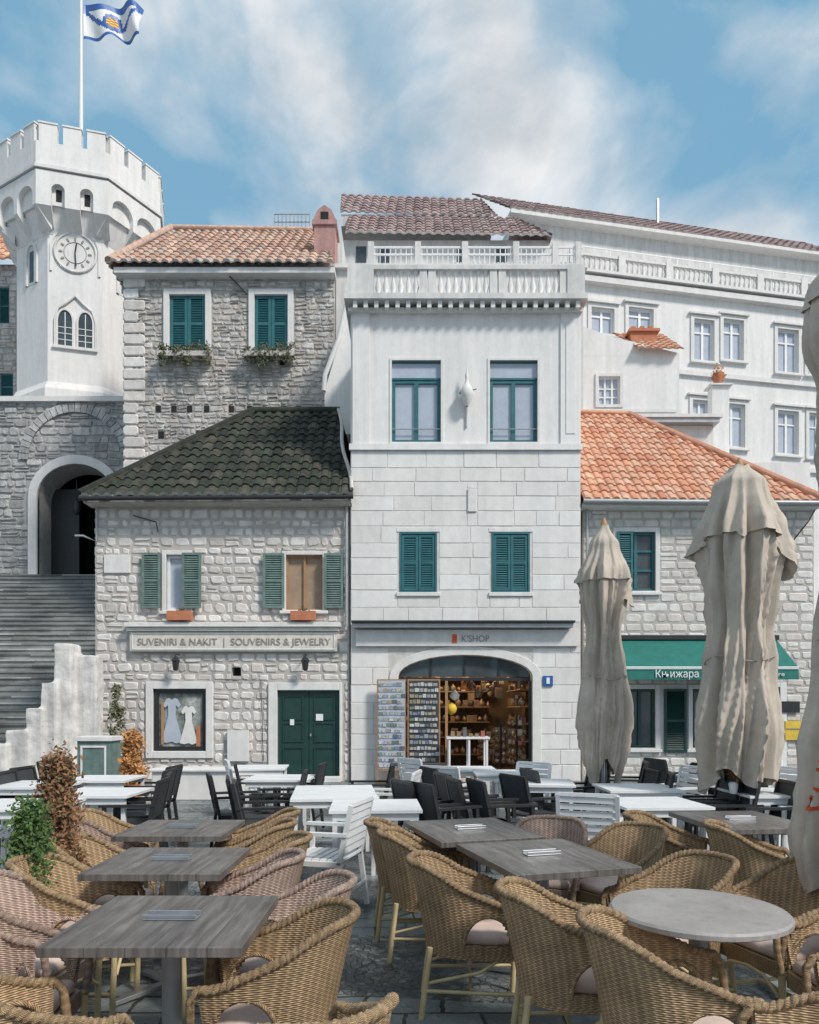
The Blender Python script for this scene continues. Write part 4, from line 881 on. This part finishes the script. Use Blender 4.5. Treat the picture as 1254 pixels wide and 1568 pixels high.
def white_table(w,d):
    mb=MB(); mb.box(-w/2,w/2,-d/2,d/2,.725,.75,'white')
    for sx in (-1,1):
        for sy in (-1,1): mb.box(sx*(w/2-.05)-.02,sx*(w/2-.05)+.02,sy*(d/2-.05)-.02,sy*(d/2-.05)+.02,0,.7245,'white')
    mb.box(-w/2+.07,w/2-.07,-d/2+.03,-d/2+.05,.66,.7245,'white'); mb.box(-w/2+.07,w/2-.07,d/2-.05,d/2-.03,.66,.7245,'white'); return mb.mesh('white_table')
def slat_chair(mat,seatm,name,arm=True):
    mb=MB()
    for sy in (-1,1):
        y=sy*.25; mb.beam((.24,y,0),(.22,y,.64 if arm else .44),.035,.035,mat); mb.beam((-.26,y,0),(-.2,y,.44),.035,.035,mat); mb.beam((-.2,y,.42),(-.3,y,.88),.035,.035,mat)
        if arm: mb.beam((-.27,y,.65),(.27,y,.65),.055,.025,mat)
        mb.beam((-.22,y,.42),(.24,y,.42),.03,.04,mat)
    if seatm==mat:
        for k in range(7): x=-.19+k*.066; mb.box(x-.024,x+.024,-.235,.235,.435,.452,mat)
        for k in range(6): z=.52+k*.063; x=-.205-(z-.44)*.22; mb.box(x-.01,x+.01,-.235,.235,z-.024,z+.024,mat)
    else:
        mb.box(-.19,.24,-.235,.235,.435,.455,seatm); mb.add([(-.215,-.235,.5),(-.215,.235,.5),(-.3,.235,.87),(-.3,-.235,.87)],[(0,1,2,3)],seatm); mb.add([(-.225,-.235,.5),(-.225,.235,.5),(-.31,.235,.87),(-.31,-.235,.87)],[(3,2,1,0)],seatm)
    mb.beam((-.3,-.25,.88),(-.3,.25,.88),.03,.03,mat); mb.beam((-.25,-.25,.2),(-.25,.25,.2),.02,.02,mat); return mb.mesh(name)
wt=white_table(.8,.8); wt2=white_table(.85,1.3); wc=slat_chair('white','white','white_slatted_chair'); bc=slat_chair('black','blackw','black_chair'); 
def at(u,v,h=.75): d=F0*(EH-h)/(v-HY); return X(u,d),d
for u,v,m,a in ((398,1174,wt,5),(512,1212,wt2,6),(575,1232,wt,3),(430,1190,wt,0),(160,1191,wt,0),(158,1212,wt,0),(40,1230,wt,5),(60,1200,wt,0),(715,1176,wt,0),(770,1182,wt,0),(825,1197,wt,-8),(1000,1228,wt,4),(975,1205,wt,0),(1100,1190,wt,0),(1180,1212,wt,0)):
    x,y=at(u,v); put(m,'white_cafe_table',x,y,ra(a))
for u,y,a in ((500,5.95,165),(905,6.6,70),(600,8.6,170),(1035,9.2,200),(690,9.6,60),(380,10.5,20),(12,7.2,10),(800,9.8,230),(1190,9,200),(1215,7.5,180),(1150,10.5,200),(650,11,40)): put(wc,'white_armchair',X(u,y),y,ra(a))
for u,y,a in ((362,8.3,8),(392,7.9,5),(405,7.4,5),(428,8.6,185),(205,7.6,180),(215,8.2,182),(222,8.8,180),(232,9.4,178),(48,8.6,0),(70,9.2,5),(15,9.,0),(565,9.6,180),(715,8.4,10),(735,7.8,12),(770,7.6,15),(690,9.2,10),(655,7.6,20),(680,7.4,20),(885,9.3,190),(820,8.2,15),(845,8.9,5),(960,8.8,190),(985,8.4,170),(1075,7.9,190),(1100,7.6,180),(1060,9.6,200),(1130,8.6,170),(1165,7.4,180),(955,10.2,180),(1210,9.4,180),(1030,10.8,10),(395,9.9,5),(460,9.8,185),(100,10.4,10)):
    put(bc,'black_chair',X(u,y),y,ra(a+R.uniform(-12,12)))
mb=MB(); d=16.0; a,b=X(683,d),X(748,d); z=Z(1128,d); mb.box(a,b,d-.3,d+.3,z-.04,z,'white')
for xx in (a+.04,b-.08,(a+b)/2): mb.box(xx,xx+.04,d-.28,d-.24,0,z-.041,'white'); mb.box(xx,xx+.04,d+.24,d+.28,0,z-.041,'white')
for k in range(6): mb.box(a+.1+k*.13,a+.18+k*.13,d-.1,d+.05,z+.001,z+R.uniform(.05,.2),'goods')
mb.build('display_table')
mb=MB(); a,b=X(598,15.4),X(682,15.4); mb.box(a,b,15.3,15.7,.42,.47,'blackw'); 
for xx in (a+.03,b-.08): mb.box(xx,xx+.05,15.32,15.37,0,.419,'black');mb.box(xx,xx+.05,15.62,15.67,0,.419,'black')
mb.build('dark_bench',bevel=.008)
mb=MB(); mb.box(X(232,13),X(372,13),13,13.5,0,.5,'trim'); mb.box(X(229,13),X(375,13),12.95,13.55,.501,.56,'trim'); mb.build('pale_pavement_block',bevel=.02)  # made-up raised block where there is only a strip of pale pavement
# ---------------------------------------------------------------- umbrellas
def umbrella(x,y,zt,zb,prof,seed,lean=0,cape=(.16,.36,1.35)):
    rr=random.Random(seed); ph=[rr.uniform(0,6.28) for _ in range(8)]
    E=empty('closed_umbrella',(x,y,0)); mb=MB(); nt_,nz=160,120
    def prf(t):
        for (a,ra_),(b,rb) in zip(prof,prof[1:]):
            if a<=t<=b: s=(t-a)/(b-a); s=s*s*(3-2*s); return ra_+(rb-ra_)*s
        return prof[-1][1]
    def rad(th,t):
        f=abs(math.cos(4*th+ph[0]+.7*math.sin(3*t+ph[1])))**.6; g_=1-abs(math.sin(7*th+ph[2]+2.6*t+.8*math.sin(6*t)))**.7; h_=math.sin(17*th+ph[3]+6*t+1.5*math.sin(9*t+th))
        cr=1-abs(math.sin(11*th+9*t+ph[5]+2*math.sin(5*t+2*th)))**.5
        am=min(1,t*3.5); return prf(t)*(1-.46*am+.36*am*f+.26*am*g_+.05*am*h_+.16*am*cr+.10*am*math.sin(th*2+ph[4]+t*4))
    vs=[]
    for i in range(nz+1):
        t=i/nz
        for j in range(nt_):
            th=2*pi*j/nt_; r=rad(th,t); zz=zt+(zb-zt)*t+(.10*math.cos(4*th+ph[5])+.08*math.sin(3*th+ph[6]))*max(0,t-.8)*5+.012*math.sin(20*t+5*th)
            vs.append((x+r*math.cos(th)+lean*t,y+r*math.sin(th),zz))
    mb.add(vs,[(i*nt_+j,i*nt_+(j+1)%nt_,(i+1)*nt_+(j+1)%nt_,(i+1)*nt_+j) for i in range(nz) for j in range(nt_)],'fab',smooth=True)
    c0,c1,cs=cape; vs=[]; k=20
    for i in range(k+1):
        for j in range(nt_):
            th=2*pi*j/nt_; ln=.55+.45*math.cos(th-ph[7]*.2)+.22*math.sin(4*th+ph[1])+.1*math.sin(9*th+ph[2]); t=c0+(c1-c0)*i/k*max(.35,ln); s=i/k
            r=rad(th,t)*(1.02+.04*s)+(cs-1)*prf(c1)*s*s*max(.15,.5+.5*math.cos(th-ph[7]*.2))*(1+.4*math.sin(8*th+ph[2]))
            vs.append((x+r*math.cos(th)+lean*t,y+r*math.sin(th),zt+(zb-zt)*t))
    mb.add(vs,[(i*nt_+j,i*nt_+(j+1)%nt_,(i+1)*nt_+(j+1)%nt_,(i+1)*nt_+j) for i in range(k) for j in range(nt_)],'fab',smooth=True)
    mb.build('canvas',E)
    mb=MB(); mb.tube([(x,y,.06),(x,y,zt+.06)],.03,'steel',12); mb.lathe((x,y,zt-.02),[(.05,0),(.04,.06),(.015,.12)],'wood',10)
    mb.box(x-.35,x+.35,y-.35,y+.35,0,.06,'zinc')
    tb=.62; mb.tube([(x+lean*tb+prf(tb)*1.0*math.cos(a),y+prf(tb)*1.0*math.sin(a),zt+(zb-zt)*(tb+.01*math.sin(3*a))) for a in [2*pi*k/24 for k in range(25)]],.008,'lett',6)
    mb.build('pole_and_base',E); return E,rad
umbrella(X(925,9.),9.,Z(806,9),Z(1182,9),[(0,.06),(.08,.18),(.20,.30),(.30,.27),(.43,.20),(.6,.26),(.78,.31),(.9,.27),(1,.20)],3)
umbrella(X(1132,7.7),7.7,Z(716,7.7),Z(1192,7.7),[(0,.10),(.06,.26),(.20,.38),(.34,.36),(.5,.30),(.64,.34),(.85,.42),(1,.36)],11)
UX=2.41
E3,rad3=umbrella(UX,4.,Z(375,4),Z(1352,4),[(0,.05),(.06,.22),(.14,.24),(.22,.17),(.5,.16),(.66,.2),(.8,.26),(.93,.29),(1,.24)],23,cape=(.06,.14,1.1))
c=bpy.data.curves.new('print','FONT'); c.body='SUMMER'; c.size=.24; o=bpy.data.objects.new('t',c); bpy.context.scene.collection.objects.link(o); bpy.context.view_layer.update()
me=bpy.data.meshes.new_from_object(o); bpy.data.objects.remove(o); me.name='umbrella_print'; me.materials.clear(); me.materials.append(M['red'])
zt3,zb3=Z(375,4),Z(1352,4)
bm=bmesh.new(); bm.from_mesh(me); bmesh.ops.triangulate(bm,faces=bm.faces); 
for _ in range(2): bmesh.ops.subdivide_edges(bm,edges=bm.edges,cuts=1,use_grid_fill=True)
for v in bm.verts:
    lx,ly=v.co.x,v.co.y; zz=Z(1248,4)+lx*.85+ly*.25; s=lx*.22-ly*.75
    th=ra(216)+s/.29; t=(zt3-zz)/(zt3-zb3); r=rad3(th,t)+.016
    v.co=Vector((UX+r*math.cos(th),4+r*math.sin(th),zz))
bm.to_mesh(me); bm.free(); po=bpy.data.objects.new('printed_lettering',me); bpy.context.scene.collection.objects.link(po); po.parent=E3; po.matrix_parent_inverse=Matrix.Translation(-E3.location)
# ---------------------------------------------------------------- plants
def shrub(name,x,y,zc,rad,mat,n,size,ps=.14,potm='pot',ph_=.35,clump=40):
    mb=MB(); mb.lathe((x,y,0),[(ps*.8,0),(ps,ph_),(ps*.95,ph_),(ps*.9,ph_-.03)],potm,16,False); mb.tube([(x,y,ph_-.05),(x,y,zc)],[.02,.01],'wood',6)
    leaves(mb,(x,y,zc),rad,n,mat,size,True,clump); return mb.build(name)
shrub('potted_thuja',-2.14,4.15,.78,(.14,.14,.32),'leaf',7500,.017,.13,ph_=.45,clump=110)
shrub('potted_rusty_conifer',-2.25,4.72,.90,(.16,.16,.42),'leafb',6500,.019,.14,ph_=.45,clump=120)
d=12.; shrub('potted_orange_shrub',X(203,d),d,.80,(.24,.2,.42),'leafo',2600,.04,.2,'terra',.4,50)
d=15.8; shrub('potted_climber',X(178,d),d,1.2,(.35,.15,1.0),'leafg',1500,.045,.2,'terra',.35,40)
mb=MB(); d=13.2; a,b=X(118,d),X(168,d); mb.box(a,b,d,d+.5,0,Z(1135,d),'green'); mb.box(a-.04,b+.04,d-.04,d+.54,Z(1135,d)+.001,Z(1128,d),'trim'); frame(mb,a+.1,b-.1,.15,Z(1135,d)-.12,.04,d-.02,d-.001,'trim'); mb.build('green_cabinet',bevel=.008)
mb=MB(); x,y=at(1123,1215); mb.lathe((x,y,.75),[(.035,0),(.05,.1),(.03,.12)],'white',12); leaves(mb,(x,y,.92),(.06,.06,.06),120,'leafo',.02,clump=6); mb.build('flower_vase')
# ---------------------------------------------------------------- sky, sun, camera
w=bpy.data.worlds.new("World"); bpy.context.scene.world=w; w.use_nodes=True; nt=w.node_tree; bg=nt.nodes['Background']
sky=N(nt,'ShaderNodeTexSky',sky_type='NISHITA'); sky.sun_disc=False; el,az=math.radians(44),math.radians(132)
sky.sun_elevation=el; sky.sun_rotation=az; sky.air_density=1.0; sky.dust_density=.6; sky.ozone_density=2.0
tc=N(nt,'ShaderNodeTexCoord').outputs['Generated']
c1=noise(nt,mapping(nt,tc,(1.1,1.1,1.5),(.35,.2,.15)),3.4,10,.52,.25)
acc=math_(nt,'ADD',math_(nt,'MULTIPLY',c1,1.9),-.46)
def blob(u,v,rad,amt):
    global acc
    dv=Vector((u-CX,F0,HY-v)).normalized(); n=N(nt,'ShaderNodeVectorMath',operation='DISTANCE'); nt.links.new(tc,n.inputs[0]); n.inputs[1].default_value=dv
    q=math_(nt,'DIVIDE',n.outputs['Value'],rad); q=math_(nt,'MULTIPLY',q,q); q=math_(nt,'POWER',2.718,math_(nt,'MULTIPLY',q,-1)); acc=math_(nt,'ADD',acc,math_(nt,'MULTIPLY',q,amt))
for u,v,r_,a in ((480,250,.11,.20),(410,150,.08,.12),(780,130,.10,.18),(900,260,.12,.20),(740,270,.10,.10),(1180,330,.12,.26),(380,320,.10,.10),(60,150,.18,-.10),(230,60,.16,-.10),(300,240,.07,-.08),(1110,110,.14,-.20),(980,10,.12,-.14),(600,190,.07,-.16),(1040,240,.06,-.10),(0,300,.12,.06)): blob(u,v,r_,a)
cl=ramp(nt,[(.30,.04,.04,.04),(.48,.38,.38,.38),(.60,.78,.78,.78),(.74,1,1,1)],acc)
cc=ramp(nt,[(.36,4.2,4.5,4.8),(.5,5.6,5.75,5.9),(.64,6.9,6.85,6.8)],noise(nt,mapping(nt,tc,(1.2,1.2,2.0),(1.4,.3,.9)),4.2,8,.55,.2))
hz_=N(nt,'ShaderNodeMix',data_type='RGBA'); hz_.inputs[0].default_value=.75; nt.links.new(sky.outputs[0],hz_.inputs[6]); hz_.inputs[7].default_value=(1.45,3.35,4.75,1)
mx=N(nt,'ShaderNodeMix',data_type='RGBA'); nt.links.new(cl,mx.inputs[0]); 
nt.links.new(hz_.outputs[2],mx.inputs[6]); nt.links.new(cc,mx.inputs[7]); nt.links.new(mx.outputs[2],bg.inputs[0]); bg.inputs[1].default_value=.14
sl=bpy.data.lights.new('sun','SUN'); sl.energy=3.3; sl.angle=math.radians(10); sl.color=(1,.94,.865); so=bpy.data.objects.new('sun',sl); bpy.context.scene.collection.objects.link(so)
dirv=Vector((math.sin(az)*math.cos(el),math.cos(az)*math.cos(el),math.sin(el)))
so.rotation_euler=dirv.to_track_quat('Z','Y').to_euler()
cam=bpy.data.cameras.new('camera'); co=bpy.data.objects.new('camera',cam); bpy.context.scene.collection.objects.link(co); co.location=(0,0,EH); co.rotation_euler=(pi/2,0,0)
cam.sensor_fit='AUTO'; cam.sensor_width=36; cam.lens=36*F0/1568; cam.shift_y=(HY-784)/1568; cam.clip_end=2000; cam.clip_start=.05
sc=bpy.context.scene; sc.camera=co; sc.view_settings.view_transform='Standard'; sc.view_settings.look='None'; sc.view_settings.exposure=0
